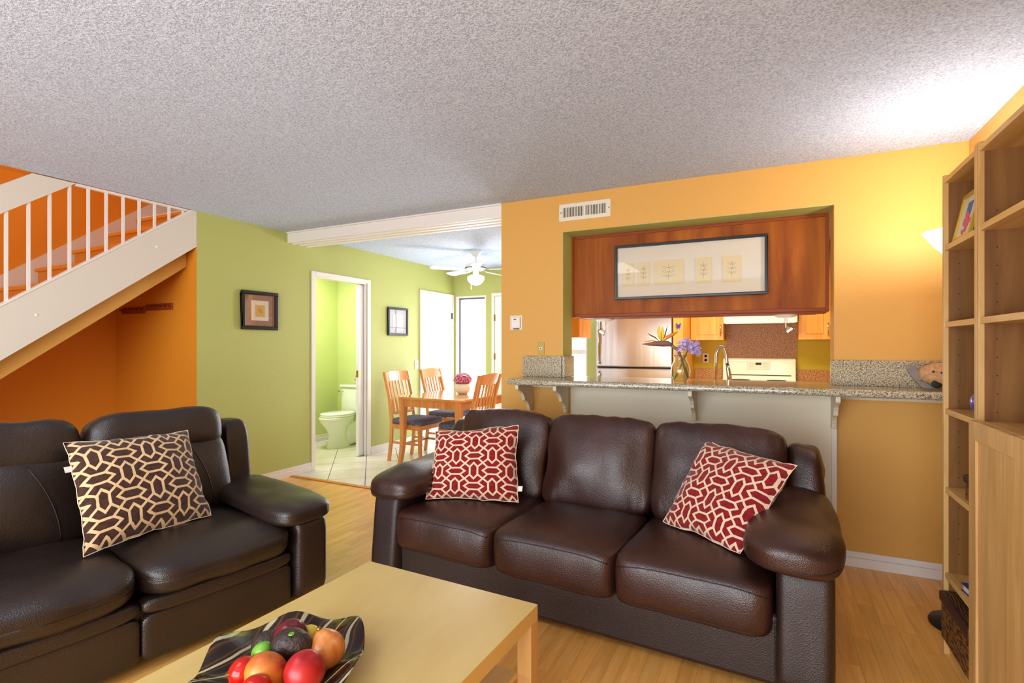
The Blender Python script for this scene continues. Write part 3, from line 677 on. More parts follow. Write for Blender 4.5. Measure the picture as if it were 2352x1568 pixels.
B().cyl((0, -.009, 0), (0, -.0115, 0), .005, n=6).obj('socket', m_dark, pj)
p = onX(956, 837, XG)
sw = thing('light_switch', 'white light switch beside the closed white door', 'switch', (XG, p.y, p.z)); B().box(0, .006, -.035, .035, -.057, .057).obj('plate', m_white, sw, bevel=.002); B().box(.006, .014, -.005, .005, -.01, .012).obj('toggle', m_white, sw)
def pic(px0, py0, px1, py1, label, kind):
    a, b_ = onX(px0, py0, XG), onX(px1, py1, XG); W_ = b_.y-a.y; H_ = (onX(px0, py0, XG).z-onX(px0, py0+kind[1], XG).z)
    r = thing('framed_picture', label, 'picture', (XG, (a.y+b_.y)/2, a.z-H_)); w_ = W_/2; f_ = kind[0]; D_ = .03
    B().box(0, D_, -w_, w_, 0, f_).box(0, D_, -w_, w_, H_-f_, H_).box(0, D_, -w_, -w_+f_, f_, H_-f_).box(0, D_, w_-f_, w_, f_, H_-f_).obj('frame', kind[2], r, bevel=.006)
    B().box(.002, .012, -w_+f_, w_-f_, f_, H_-f_).obj('mount', kind[3], r)
    B().box(.012, .015, -w_*.48, w_*.48, H_*.24, H_*.76).obj('inner_mount', kind[4], r)
    if kind[5]:
        g_ = B().box(.015, .018, -w_*.25, w_*.25, H_*.34, H_*.64).obj('gold_square', kind[5], r)
        s_ = B()
        for c_ in ([(-.5, .6), (-.3, .2), (-.5, -.1)], [(-.1, .5), (.1, .3)], [(-.2, .0), (.4, .1)], [(.1, .3), (.1, -.5), (-.1, -.6)], [(.2, -.1), (.5, -.4)]):
            s_.tube([(.0185, u*w_*.22, H_*.49+v_*H_*.13) for u, v_ in c_], .0018, 5)
        s_.obj('brush_stroke', mat('brown_ink', (150,104,30), .6), g_)
    else:
        B().box(.015, .0165, -w_*.25, -w_*.15, H_*.12, H_*.9).box(.015, .0165, -w_*.8, w_*.8, H_*.26, H_*.30).obj('printed_band', mat('grey_print', (170,168,176), .6), r)
    B().box(.022, .0235, -w_+f_, w_-f_, f_, H_-f_).obj('glazing', m_picgl, r)
pic(552, 665, 635, 672, 'black framed picture with a gold square, on the green wall nearer the stairs', (.032, 91, m_frame, mat('taupe_mount', (150,112,90), .6), m_mat1, mat('gold_leaf', (208,166,74), .4)))
pic(889, 704, 934, 709, 'small dark framed picture with pale mount between the powder room and white door', (.026, 66, mat('grey_frame', (40,46,50), .35), mat('grey_mount', (205,203,212), .6), mat('white_mount', (244,246,246), .6), None))

# ------------------------------------------------------------------ toilet
tl = thing('toilet', 'white two-piece toilet in the powder room', 'toilet', (-4.97, 5.53, 0))
def bowlfn(w0, l0, cy):
    return lambda p, q: Vector((p.x*w0, p.y*l0*(1.0 if p.y > 0 else 1.0)+cy, p.z))
B().lathe([(.62, 0), (.60, .02), (.50, .10), (.48, .18), (.66, .26), (.93, .34), (1.0, .385), (.96, .395), (0, .395)], 28, fn=lambda p, q: Vector((p.x*.185, p.y*(.255 if p.z > .2 else .27+.1*(.2-p.z))-.50+.06*max(0, (.25-p.z))*2, p.z))).obj('bowl', m_porc, tl, smooth=True)
B().box(-.09, .09, -.42, -.06, 0, .30).obj('trapway', m_porc, tl, smooth=True, bevel=.05, seg=4)
B().lathe([(0, .395), (.98, .395), (1.02, .405), (1.0, .418), (.97, .42), (1.0, .424), (1.0, .436), (.9, .446), (0, .45)], 28, fn=lambda p, q: Vector((p.x*.185, p.y*.24-.49, p.z))).obj('seat', m_porc, tl, smooth=True)
B().box(-.21, .21, -.22, -.03, .39, .74).obj('tank', m_porc, tl, smooth=True, bevel=.025, seg=4)
B().box(-.22, .22, -.235, -.02, .74, .775).obj('tank_lid', m_porc, tl, smooth=True, bevel=.012, seg=3)
B().tube([(-.17, -.22, .69), (-.17, -.245, .69), (-.23, -.25, .688)], .007, 8).obj('flush_lever', m_chrome, tl, smooth=True)
p = onX(818, 868, -5.0); fw_ = onY(819, 868, 5.47)
pk = thing('pink_flower_wreath', 'small pink flower decoration on the powder room wall above the toilet', 'flower', (fw_.x, 5.525, fw_.z))
mp = mat('pink_petal', (214,110,140), .6, c2=(236,160,180), vs=80)
for k in range(14):
    a = random.random()*6.3; q = random.uniform(0, .04); B().ell((q*math.cos(a), -.03-random.random()*.02, q*math.sin(a)), (.016, .012, .016), 8, 6).obj('blossom', mp, pk)
B().lathe([(.03, 0), (.03, .028)], 10, fn=lambda p, q: Vector((p.x, -p.z, p.y))).obj('backing', m_trimbr, pk)

# ------------------------------------------------------------------ dining set
tb = thing('dining_table', 'glossy beech dining table with clipped corners under the ceiling fan', 'table', (-3.21, 4.50, 0), math.radians(-4))
hw, ln_ = .45, 1.42; k_ = .07
pt = [(-hw+k_, 0), (hw-k_, 0), (hw, k_), (hw, ln_-k_), (hw-k_, ln_), (-hw+k_, ln_), (-hw, ln_-k_), (-hw, k_)]
B().prism(pt, 2, .725, .75).obj('tabletop', m_dinetop, tb, bevel=.006)
B().box(-hw+.10, hw-.10, .05, .07, .64, .725).box(-hw+.10, hw-.10, ln_-.07, ln_-.05, .64, .725).box(-hw+.05, -hw+.07, .10, ln_-.10, .64, .725).box(hw-.07, hw-.05, .10, ln_-.10, .64, .725).obj('apron', m_dine, tb)
for sx in (-1, 1):
    for sy in (0, 1):
        cx, cy = sx*(hw-.075), (.075 if sy == 0 else ln_-.075); b_ = B(); n_ = 8; vs2 = []
        for i in range(n_+1):
            z_ = .725*(1-i/n_); h_ = .035-.014*(i/n_); off = .0 if i < 4 else .035*((i-4)/4)**2
            oy = (-off if sy == 0 else off); ox = sx*off*.5
            vs2 += [(cx+ox+a*h_, cy+oy+c_*h_, z_) for a, c_ in ((-1, -1), (1, -1), (1, 1), (-1, 1))]
        b_.add(vs2, [(i*4+j, i*4+(j+1) % 4, i*4+4+(j+1) % 4, i*4+4+j) for i in range(n_) for j in range(4)]+[(0, 1, 2, 3), (n_*4+3, n_*4+2, n_*4+1, n_*4)])
        b_.obj('leg', m_dine, tb, bevel=.004)
def chair(label):
    r = thing('dining_chair', label, 'chair', (0, 0, 0), 0, 'slat-back dining chairs around the table')       # faces +x, origin between the rear legs
    for s_ in (-1, 1):
        b_ = B(); sec = [(0, -.03), (.22, .0), (.44, .01), (.47, .008), (.7, -.02), (1.0, -.10)]; vs2 = []
        for z_, x_ in sec:
            h_ = .018; vs2 += [(x_+a*h_*1.1, s_*.20+c_*.014, z_) for a, c_ in ((-1, -1), (1, -1), (1, 1), (-1, 1))]
        n_ = len(sec)-1
        b_.add(vs2, [(i*4+j, i*4+(j+1) % 4, i*4+4+(j+1) % 4, i*4+4+j) for i in range(n_) for j in range(4)]+[(3, 2, 1, 0), (n_*4, n_*4+1, n_*4+2, n_*4+3)])
        b_.obj('rear_leg', m_dine, r, bevel=.004)
        B().add([(.40+a*h_+o_, s_*.19+c_*h_, z_) for z_, h_, o_ in ((.42, .021, 0), (.15, .017, .0), (0, .013, .012)) for a, c_ in ((-1, -1), (1, -1), (1, 1), (-1, 1))],
                [(i*4+j, i*4+(j+1) % 4, i*4+4+(j+1) % 4, i*4+4+j) for i in range(2) for j in range(4)]+[(3, 2, 1, 0), (8, 9, 10, 11)]).obj('leg', m_dine, r, bevel=.003)
        B().box(.01, .39, s_*.195-.008, s_*.195+.008, .20, .225).obj('stretcher', m_dine, r)
    B().box(.19, .21, -.19, .19, .20, .225).obj('stretcher', m_dine, r)
    B().box(.0, .42, -.21, -.19, .37, .42).box(.0, .42, .19, .21, .37, .42).box(.39, .42, -.19, .19, .37, .42).box(0, .02, -.19, .19, .37, .42).obj('seat_rail', m_dine, r)
    B().puff((.215, 0, .452), (.235, .225, .034), 5, 10).obj('seat_cushion', m_navy, r, smooth=True)
    b_ = B(); n_ = 8
    for z0, x0, z1, x1 in ((.895, -.065, 1.0, -.10),):
        vs2 = []
        for i in range(n_+1):
            y_ = -.19+.38*i/n_; bow = -.018*(1-(2*i/n_-1)**2)
            vs2 += [(x0+bow-.01, y_, z0), (x0+bow+.01, y_, z0), (x1+bow+.01, y_, z1+.012*(1-(2*i/n_-1)**2)), (x1+bow-.01, y_, z1+.012*(1-(2*i/n_-1)**2))]
        b_.add(vs2, [(i*4+j, i*4+(j+1) % 4, i*4+4+(j+1) % 4, i*4+4+j) for i in range(n_) for j in range(4)]+[(3, 2, 1, 0), (n_*4, n_*4+1, n_*4+2, n_*4+3)])
    b_.obj('top_rail', m_dine, r, bevel=.003)
    B().box(-.012, .012, -.19, .19, .52, .55).obj('lower_rail', m_dine, r)
    for i in range(6):
        y_ = -.145+.058*i; bow = -.014*(1-(y_/.19)**2)
        B().add([(x_+a*.006, y_+c_*.011, z_) for z_, x_ in ((.54, 0), (.72, -.03+bow*.5), (.90, -.068+bow)) for a, c_ in ((-1, -1), (1, -1), (1, 1), (-1, 1))],
                [(q*4+j, q*4+(j+1) % 4, q*4+4+(j+1) % 4, q*4+4+j) for q in range(2) for j in range(4)]+[(3, 2, 1, 0), (8, 9, 10, 11)]).obj('slat', m_dine, r)
    return r
G_ = 'slat-back dining chairs around the table'
c1 = chair('nearest slat-back dining chair on the green wall side of the table')
c1.location = (-3.81, 4.89, 0); c1.rotation_euler = (0, 0, math.radians(-2))
dup(c1, (-3.81, 5.58, 0), 0, 'slat-back dining chair on the green wall side, farther from the camera', G_)
dup(c1, (-2.70, 4.80, 0), pi+math.radians(-3), 'slat-back dining chair on the kitchen side, nearer the sofa', G_)
dup(c1, (-2.66, 5.5, 0), pi, 'slat-back dining chair on the kitchen side, half hidden by the orange wall', G_)
vp = onZ(1063, 904, .7505)
vd = thing('cream_vase', 'round cream vase with pink flowers on the dining table', 'vase', (vp.x, vp.y, .7505))
B().lathe([(0, 0), (.05, 0), (.085, .035), (.098, .07), (.09, .105), (.062, .128), (.055, .132), (.05, .12)], 26).obj('body', mat('cream_ceramic', (236,228,200), .35), vd, smooth=True)
pf2 = thing('pink_hydrangea', 'dome of small pink flowers in the cream vase', 'flower', (vp.x, vp.y, .86))
fl_ = B()
for k in range(260):
    th_ = math.acos(random.uniform(-.1, 1)); q = random.random()*2*pi; r_ = .098
    c = Vector((math.sin(th_)*math.cos(q)*r_, math.sin(th_)*math.sin(q)*r_, math.cos(th_)*r_*.85+.04)); fl_.ell(c, (.010, .010, .008), 5, 3)
fo = fl_.obj('blossoms', mp, pf2, weld=False); fo['kind'] = 'stuff'
B().ell((0, 0, .03), (.085, .085, .07), 14, 8).obj('foliage', mat('flower_base', (150,80,100), .8), pf2)

# ceiling fan
fn = thing('ceiling_fan', 'white ceiling fan with a lit glass bowl above the dining table', 'fan', (-3.09, 5.34, CH))
mfan = mat('white_fan_enamel', (236,240,238), .3)
B().lathe([(0, 0), (.075, 0), (.072, -.012), (.035, -.062), (.02, -.072), (0, -.072)], 24).obj('canopy', mfan, fn, smooth=True)
B().cyl((0, 0, -.07), (0, 0, -.16), .011, n=10).obj('downrod', mfan, fn)
B().lathe([(.02, -.145), (.06, -.15), (.115, -.165), (.125, -.175), (.125, -.2), (.11, -.225), (.05, -.235), (.035, -.24), (.035, -.28), (.06, -.29), (0, -.29)], 28).obj('motor', mfan, fn, smooth=True)
B().lathe([(.122, -.198), (.127, -.201), (.127, -.207), (.122, -.21)], 28).obj('trim_ring', m_dark, fn)
B().lathe([(.06, -.288), (.098, -.305), (.10, -.33), (.085, -.365), (.05, -.395), (.0, -.408)], 26).obj('light_bowl', m_bulb, fn, smooth=True)
for k in range(5):
    a = math.radians(14+72*k); R = Matrix.Rotation(a, 4, 'Z') @ Matrix.Rotation(math.radians(12), 4, 'X')
    bl = B().prism([(.17, -.045), (.50, -.065), (.54, -.05), (.555, 0), (.54, .05), (.50, .065), (.17, .045)], 2, -.003, .003)
    bl.v = [tuple((R @ Vector(p))+Vector((0, 0, -.222))) for p in bl.v]; blo = bl.obj('blade', mfan, fn)
    ar = B().prism([(.09, -.012), (.19, -.03), (.22, 0), (.19, .03), (.09, .012)], 2, -.009, -.004); ar.v = [tuple((R @ Vector(p))+Vector((0, 0, -.222))) for p in ar.v]; ar.obj('blade_arm', m_chrome, blo)
B().cyl((-.035, -.05, -.29), (-.035, -.05, -.43), .002, n=6).cyl((-.035, -.05, -.43), (-.035, -.05, -.455), .006, n=8).obj('pull_chain', mfan, fn)
light('fan_bulb', 'POINT', (-3.09, 5.30, CH-.46), energy=20, color=(1,.97,.92), size=.09)

# ================================================================== SOFAS
def seam(par, pts, r=.0022, m=None): return B().tube(pts, r, 6).obj('seam', m or m_seam, par, smooth=True)
from mathutils.bvhtree import BVHTree
def drape(ob, xz, r=.0022):                    # a stitched seam laid on the front of a cushion
    me = ob.data; t = BVHTree.FromPolygons([v.co for v in me.vertices], [tuple(p.vertices) for p in me.polygons]); pts = []
    for x, z in xz:
        h = t.ray_cast(Vector((x, -2, z)), Vector((0, 1, 0)))
        if h[0]: pts.append(h[0]-Vector((0, .0008, 0)))
    if len(pts) > 2: seam(ob, pts, r)
def sofa_right():
    r = thing('sofa', 'three seat chestnut brown leather sofa in front of the bar counter', 'sofa', (-1.972, 2.236, 0), math.radians(-3.5))
    W, D = 2.19, .93; x0, x1 = .185, 1.995; sw_ = (x1-x0)/3
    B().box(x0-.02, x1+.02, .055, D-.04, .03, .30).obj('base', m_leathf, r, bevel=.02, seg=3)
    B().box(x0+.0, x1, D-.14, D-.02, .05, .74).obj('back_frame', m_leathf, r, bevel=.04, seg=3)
    for k in range(3):
        xc = x0+sw_*(k+.5)
        def fseat(q):
            z = q.z
            if q.z > 0: z = q.z*(.82+.30*(1-q.x**2)*(1-((q.y+.1)*.9)**2)*.8)
            y = q.y-(.06*(1-q.z**2) if q.y < 0 else 0)
            return Vector((q.x*1.0, y, z))
        c = B().puff((xc, .315, .330), (sw_/2+.001, .325, .118), 9, 24, fseat, nzs=.006, nf=6).obj('seat_cushion', m_leath, r, smooth=True)
        drape(c, [(xc-sw_/2+.02+(sw_-.04)*t/24, .402-.022*abs(t/12-1)**5) for t in range(25)], .0024)
        drape(c, [(xc-sw_/2+.03+(sw_-.06)*t/20, .244) for t in range(21)], .0016)
        Rb = Matrix.Rotation(math.radians(-17), 3, 'X')
        def fback(q, k=k):
            y = q.y
            if q.y < 0: y = q.y*(.72+.5*(1-q.x**2)*(1-(q.z*.95)**2))
            z = q.z+(.02*(1-q.x**2) if q.z > 0 else 0)
            y -= .12*max(0, q.z-.55)
            gth = max(0, abs(q.z)-.45)
            y -= .10*gth*noise.noise(Vector((q.x*9+k*7, q.z*1.2, 3)))
            z += .03*noise.noise(Vector((q.x*6+k*5, q.y*3, 1)))*(1 if q.z > 0 else 0)
            return Vector((q.x, y, z))
        bc = B().puff((xc+(.0 if k == 1 else (.015 if k == 2 else -.015)), .685, .635), (sw_/2+.008, .125, .252), 8, 30, fback, R=Rb, nzs=.016, nf=6).obj('back_cushion', m_leath, r, smooth=True)
    for s_ in (0, 1):
        X_ = (lambda x: x) if s_ == 0 else (lambda x: W-x)
        c = X_(.095)
        def farm(q):
            x = q.x*(1+.0*q.z); y = q.y
            if q.y < 0: y = q.y*(1-.05*q.z)
            return Vector((x, y, q.z))
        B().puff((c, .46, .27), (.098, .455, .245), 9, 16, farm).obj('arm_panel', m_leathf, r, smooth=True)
        def fpad(q, s_=s_):
            z = q.z*(.75+.3*(1-q.x**2)); z += .25*q.y-.45*max(0, -q.y-.55)
            wv_ = 1+.10*max(0, -q.y)
            out = -1 if s_ == 0 else 1
            z -= .35*max(0, q.x*out-.2)
            z -= .25*max(0, -q.x*out-.3)
            return Vector((q.x*wv_, q.y, z))
        pd = B().puff((X_(.135), .36, .560), (.160, .385, .072), 4, 24, fpad, nzs=.016, nf=6).obj('arm_pad', m_leath, r, smooth=True)
        drape(pd, [(X_(.135)+.15*math.cos(math.radians(t)), .565+.03*math.sin(math.radians(t))-.035) for t in range(200, 341, 10)])
        B().puff((X_(.10), .80, .645), (.085, .125, .175), 3.6, 18, lambda q: Vector((q.x, q.y+.25*q.z, q.z)), nzs=.03, nf=7).obj('back_wing', m_leath, r, smooth=True)
    for x_ in (.08, W-.08):
        for y_ in (.08, D-.08): B().box(x_-.03, x_+.03, y_-.03, y_+.03, 0, .04).obj('foot', m_black, r)
    return r
sofa_right()
def sofa_left():
    W, D = 1.68, .93
    r = thing('sofa', 'espresso black-brown leather reclining sofa at the left, in front of the stairs', 'sofa', (-2.352, .375, 0), math.radians(80))
    x0, x1 = .20, 1.48; sw_ = .64; Lm = m_leath2
    B().box(x0-.01, x1+.01, .05, D-.05, .03, .26).obj('base', Lm, r, bevel=.015, seg=3)
    B().box(x0, x1, D-.16, D-.02, .05, .86).obj('back_frame', Lm, r, bevel=.05, seg=3)
    for k in range(2):
        xc = x0+sw_*(k+.5)
        B().puff((xc, .05, .135), (sw_/2-.002, .045, .095), 9, 12).obj('footrest_panel', Lm, r, smooth=True)
        B().puff((xc, .045, .258), (sw_/2-.001, .055, .036), 4, 14).obj('footrest_roll', Lm, r, smooth=True)
        def fseat(q):
            z = q.z
            if q.z > 0: z = q.z*(.85+.30*(1-q.x**2)*(1-(q.y*.9)**2)); z -= .35*max(0, -q.y-.55)
            return Vector((q.x, q.y-(.05*(1-q.z**2) if q.y < 0 else 0), z))
        B().puff((xc, .33, .360), (sw_/2+.002, .36, .085), 5, 26, fseat, nzs=.014, nf=6).obj('seat_cushion', Lm, r, smooth=True)
        Rb = Matrix.Rotation(math.radians(-16), 3, 'X')
        def fb(q):
            y = q.y
            if q.y < 0: y = q.y*(.65+.5*(1-q.x**2)*(1-(q.z*.9)**2))
            return Vector((q.x*(1-.02*q.z), y, q.z))
        b1 = B().puff((xc, .70, .600), (sw_/2-.004, .125, .215), 6, 22, fb, R=Rb, nzs=.01, nf=5).obj('back_cushion', Lm, r, smooth=True)
        B().puff((xc, .765, .835), (sw_/2-.003, .115, .118), 4, 24, lambda q: Vector((q.x*(1-.05*max(0, q.z)), q.y, q.z+.06*(1-q.x**2)*max(0, q.z))), R=Rb, nzs=.014, nf=7).obj('headrest', Lm, r, smooth=True)
        drape(b1, [(xc+.20-.10*((t/10)**2), .44+.34*t/10) for t in range(11)], .003)
        drape(b1, [(xc-.20+.10*((t/10)**2), .44+.34*t/10) for t in range(11)], .003)
    for s_ in (0, 1):
        X_ = (lambda x: x) if s_ == 0 else (lambda x: W-x)
        B().puff((X_(.095), .45, .235), (.098, .46, .215), 8, 16).obj('arm_panel', Lm, r, smooth=True)
        def fpad(q):
            return Vector((q.x, q.y, q.z*(.8+.25*(1-q.x**2))+.22*q.y-.10*max(0, -q.y-.5)))
        pd = B().puff((X_(.130), .36, .475), (.165, .40, .056), 4.5, 24, fpad, nzs=.012, nf=6).obj('arm_pad', Lm, r, smooth=True)
        B().puff((X_(.10), .83, .60), (.075, .10, .26), 5, 14, lambda q: Vector((q.x, q.y+.35*q.z, q.z))).obj('back_wing', Lm, r, smooth=True)
    for x_ in (.08, W-.08):
        for y_ in (.08, D-.08): B().box(x_-.03, x_+.03, y_-.03, y_+.03, 0, .04).obj('foot', m_black, r)
sofa_left()

def pillow(corners, label, m, th=.075, group=None, rot=0, tagat=None, tagside=1, name='throw_pillow'):
    c = [Vector(q) for q in corners]        # bl, br, tr, tl
    base_ = (c[0]+c[1])/2; r = thing(name, label, 'cushion', tuple(base_), 0, group)
    nrm = (c[1]-c[0]).cross(c[3]-c[0]).normalized()
    def pos(u, v):
        e = .05+.02*noise.noise(Vector((u*1.3, v*1.3, rot+9)))
        uu = u*(1-e*(1-v*v)*abs(u)**3); vv = v*(1-e*(1-u*u)*abs(v)**3); s, t = (uu+1)/2, (vv+1)/2
        P = c[0]*(1-s)*(1-t)+c[1]*s*(1-t)+c[2]*s*t+c[3]*(1-s)*t
        w_ = max(abs(u), abs(v))**6
        return P+((c[1]-c[0])*noise.noise(P*16+Vector((rot, 0, 0)))+(c[3]-c[0])*noise.noise(P*16+Vector((5, rot, 0))))*.022*w_
    n = 30; b_ = B(); uv = []
    for side in (1, -1):
        vs2 = []
        for i in range(n+1):
            for j in range(n+1):
                u, v = i/n*2-1, j/n*2-1
                P = pos(u, v)
                h = th*((1-abs(u)**2.6)*(1-abs(v)**2.6))**.55
                h *= 1+.10*noise.noise(Vector((u*1.6, v*1.6, rot)))
                eg = max(abs(u), abs(v))**4; h += .010*eg*(1-eg)*4*noise.noise(Vector((u*9, v*9, rot+5)))
                P = P+nrm*h*side+nrm*.008*noise.noise(P*11)*(1-max(abs(u), abs(v))**8)
                vs2.append(P-base_); uv.append(((u+1)/2, (v+1)/2))
        b_.add(vs2, [(i*(n+1)+j, (i+1)*(n+1)+j, (i+1)*(n+1)+j+1, i*(n+1)+j+1) for i in range(n) for j in range(n)])
    b_.uv = uv
    cv = b_.obj('cover', m, r, smooth=True, weld=True)
    edge = []
    for k in range(4*16):
        s4 = k/16; q = int(s4); f_ = s4-q; u, v = [(-1+2*f_, -1), (1, -1+2*f_), (1-2*f_, 1), (-1, 1-2*f_)][q]
        edge.append(pos(u, v)-base_+nrm*.002)
    edge.append(edge[0]); B().tube(edge, .0019, 6, cap=False).obj('edge_seam', m_creamfab, r, smooth=True)
    if tagat is not None:
        P = c[0].lerp(c[3], tagat) if tagside < 0 else c[1].lerp(c[2], tagat)
        P -= base_; ux = (c[1]-c[0]).normalized()*tagside; uy = (c[3]-c[0]).normalized()
        P -= ux*.018
        tb_ = B(); q = [P, P+ux*.032, P+ux*.034+uy*.028, P+uy*.028]; tb_.add([a+nrm*.001 for a in q]+[a-nrm*.001 for a in q], [(0, 1, 2, 3), (7, 6, 5, 4), (0, 4, 5, 1), (1, 5, 6, 2), (2, 6, 7, 3), (3, 7, 4, 0)]); tb_.obj('care_label', m_white, r)
    return r
pillow([(-2.47, 1.13, .455), (-2.49, 1.675, .455), (-2.72, 1.70, .86), (-2.80, 1.20, .87)], 'brown and cream lattice throw pillow on the espresso sofa', m_brlat, .085, tagat=.72, tagside=-1)
pillow([(-1.70, 2.385, .452), (-1.20, 2.545, .452), (-1.285, 2.70, .845), (-1.745, 2.545, .80)], 'red and cream lattice throw pillow at the left end of the chestnut sofa', m_redlat, .085, group='red lattice throw pillows', tagat=.14)
pillow([(-.45, 2.56, .455), (-.095, 2.30, .455), (.115, 2.52, .79), (-.275, 2.765, .83)], 'red and cream lattice throw pillow leaning by the right arm of the chestnut sofa', m_redlat, .08, group='red lattice throw pillows', rot=3)

# ================================================================== COFFEE TABLE
tcx, tcy = (-1.409-.678)/2, 1.59
tt = thing('coffee_table', 'square-edged birch coffee table with lower shelf between the sofas', 'table', (tcx, tcy, 0), math.radians(-2))
B().box(-.366, .366, -1.18, 0, .40, .45).obj('tabletop', m_tabl, tt, bevel=.0015)
for sx in (-1, 1):
    for y_ in (-.05, -1.18): B().box(min(sx*.366, sx*.316), max(sx*.366, sx*.316), y_+.0, y_+.05, 0, .40).obj('leg', m_birch, tt, bevel=.001)
B().box(-.316, .316, -1.13, -.05, .222, .24).obj('lower_shelf', m_tabl, tt)
# bowl
TZ = .4505
bc_ = onZ(652, 1540, .47); bc_.z = TZ
bw = thing('fruit_bowl', 'wavy brown and cream glass bowl full of fruit on the coffee table', 'bowl', tuple(bc_))
m_bowl, nt, b = newmat('marbled_bowl_glass'); v = texco(nt)
wv = nt.nodes.new('ShaderNodeTexWave'); wv.wave_type = 'BANDS'; wv.bands_direction = 'X'; nt.links.new(v, wv.inputs[0]); wv.inputs['Scale'].default_value = 5; wv.inputs['Distortion'].default_value = 9; wv.inputs['Detail'].default_value = 1.5; wv.inputs['Detail Scale'].default_value = .8
nt.links.new(ramp(nt, wv.outputs['Fac'], [(.0, (24,15,10)), (.35, (44,27,16)), (.55, (98,56,22)), (.72, (30,19,12)), (.93, (38,26,16)), (.97, (188,176,140))]), b.inputs['Base Color'])
b.inputs['Roughness'].default_value = .12
def wav(p, q):
    R_ = math.hypot(p.x, p.y); k = (R_/.21)**2
    rr = 1+.055*k*math.cos(4*q+.6)
    return Vector((p.x*rr, p.y*rr, p.z+.016*k*math.sin(6*q+.4)))
B().lathe([(0, .003), (.05, .001), (.09, .012), (.13, .030), (.17, .045), (.205, .056), (.207, .060), (.203, .061), (.168, .050), (.13, .036), (.09, .018), (.05, .008), (0, .008)], 72, fn=wav).obj('bowl', m_bowl, bw, smooth=True)
B().lathe([(0, 0), (.05, 0), (.05, .004), (0, .004)], 24).obj('foot_ring', m_bowl, bw)
def fruit(name, label, cat, px, py, z, r, m, rotz=0, ry=0, fn=None, extra=None, group=None, rough=None):
    p = dep(px, py, z); o = thing(name, label, cat, tuple(p), 0, group)
    R = (Matrix.Rotation(rotz, 3, 'Z') @ Matrix.Rotation(ry, 3, 'Y'))
    B().ell((0, 0, 0), r, 28, 18, R=R, fn=fn).obj('skin', m, o, smooth=True)
    if extra: extra(o, R, r)
    return o
def two(name, a, b_, sc_=6, rough=.35, bs=None): return mat(name, a, rough, c2=b_, vs=sc_, bs=bs)
pear = lambda p: Vector((p.x*(1-.18*p.z), p.y*(1-.18*p.z), p.z))
mavo = mat('avocado_skin', (42,28,26), .42, c2=(60,44,34), vs=30, bs=(120, .9, .004))
m_app = two('red_apple_skin', (150,12,20), (188,34,34), 12); m_gal = two('striped_apple_skin', (170,30,20), (224,150,50), 9)
m_tom = two('tomato_skin', (180,16,8), (200,30,14), 5, .15); m_lime_ = two('lime_skin', (84,150,36), (130,180,60), 12, .3)
m_plum = two('dark_plum_skin', (80,16,28), (128,28,42), 9, .22)
m_on, nt, b = newmat('onion_skin'); v = texco(nt, (30, 30, 1.5)); nt.links.new(ramp(nt, nz(nt, v, 1.5, 4), [(.3, (190,110,44)), (.55, (216,138,70)), (.75, (232,170,110))]), b.inputs['Base Color']); b.inputs['Roughness'].default_value = .3
def stemtip(colr, h=.012, r0=.003):
    def f(o, R, r):
        d = R @ Vector((0, 0, 1)); p0 = d*(r[2]*.93); B().tube([p0, p0+d*h, p0+d*h*1.6+Vector((.003, 0, 0))], r0, 6).obj('stem', colr, o, smooth=True)
    return f
dimp = lambda p: Vector((p.x, p.y, p.z*(1-.12*math.exp(-(p.x**2+p.y**2)*22))))
fruit('avocado', 'dark bumpy avocado on top of the fruit pile', 'avocado', 671, 1482, 1.30, (.041, .040, .052), mavo, math.radians(15), math.radians(80), pear,
      lambda o, R, r: B().lathe([(0, .003), (.006, .003), (.008, 0)], 10, (.012, -.012, .037)).obj('stem_end', m_lime_, o))
fruit('onion', 'yellow onion at the right of the fruit bowl', 'onion', 751, 1490, 1.32, (.044, .044, .045), m_on, .3, math.radians(-25), lambda p: Vector((p.x, p.y, p.z*(1+.15*max(0, p.z)**6))), stemtip(m_brass, .010, .005))
fruit('red_apple', 'bright red apple at the front right of the fruit pile', 'apple', 700, 1541, 1.205, (.046, .046, .044), m_app, 0, .3, dimp)
fruit('striped_apple', 'red and yellow apple at the front centre of the fruit pile', 'apple', 612, 1545, 1.215, (.050, .042, .044), m_gal, .4, .5, dimp)
fruit('tomato', 'red tomato at the left of the fruit pile', 'tomato', 558, 1540, 1.235, (.030, .034, .033), m_tom, .5, 1.1, None, lambda o, R, r: B().lathe([(0, 0), (.007, 0), (.009, -.002)], 10, (-.012, -.027, .008)).obj('scar', m_brass, o))
fruit('tomato', 'red tomato at the bottom edge of the photograph, before the striped apple', 'tomato', 588, 1583, 1.155, (.034, .034, .028), m_tom, 0, .2)
fruit('lime', 'small green lime on the left of the avocado', 'lime', 602, 1496, 1.285, (.022, .022, .027), m_lime_, .4, 1.0)
fruit('plum', 'large dark red plum at the back of the fruit pile', 'plum', 668, 1461, 1.365, (.044, .042, .042), m_plum, 0, .2, dimp)
fruit('avocado', 'shadowed green-black avocado behind the lime', 'avocado', 618, 1478, 1.375, (.034, .034, .044), mavo, .8, 1.3, pear)
fruit('lemon', 'yellow lemon peeking out between the plum and the onion', 'lemon', 708, 1459, 1.40, (.026, .026, .034), two('lemon_skin', (214,190,50), (224,206,80), 9), .2, 1.2)

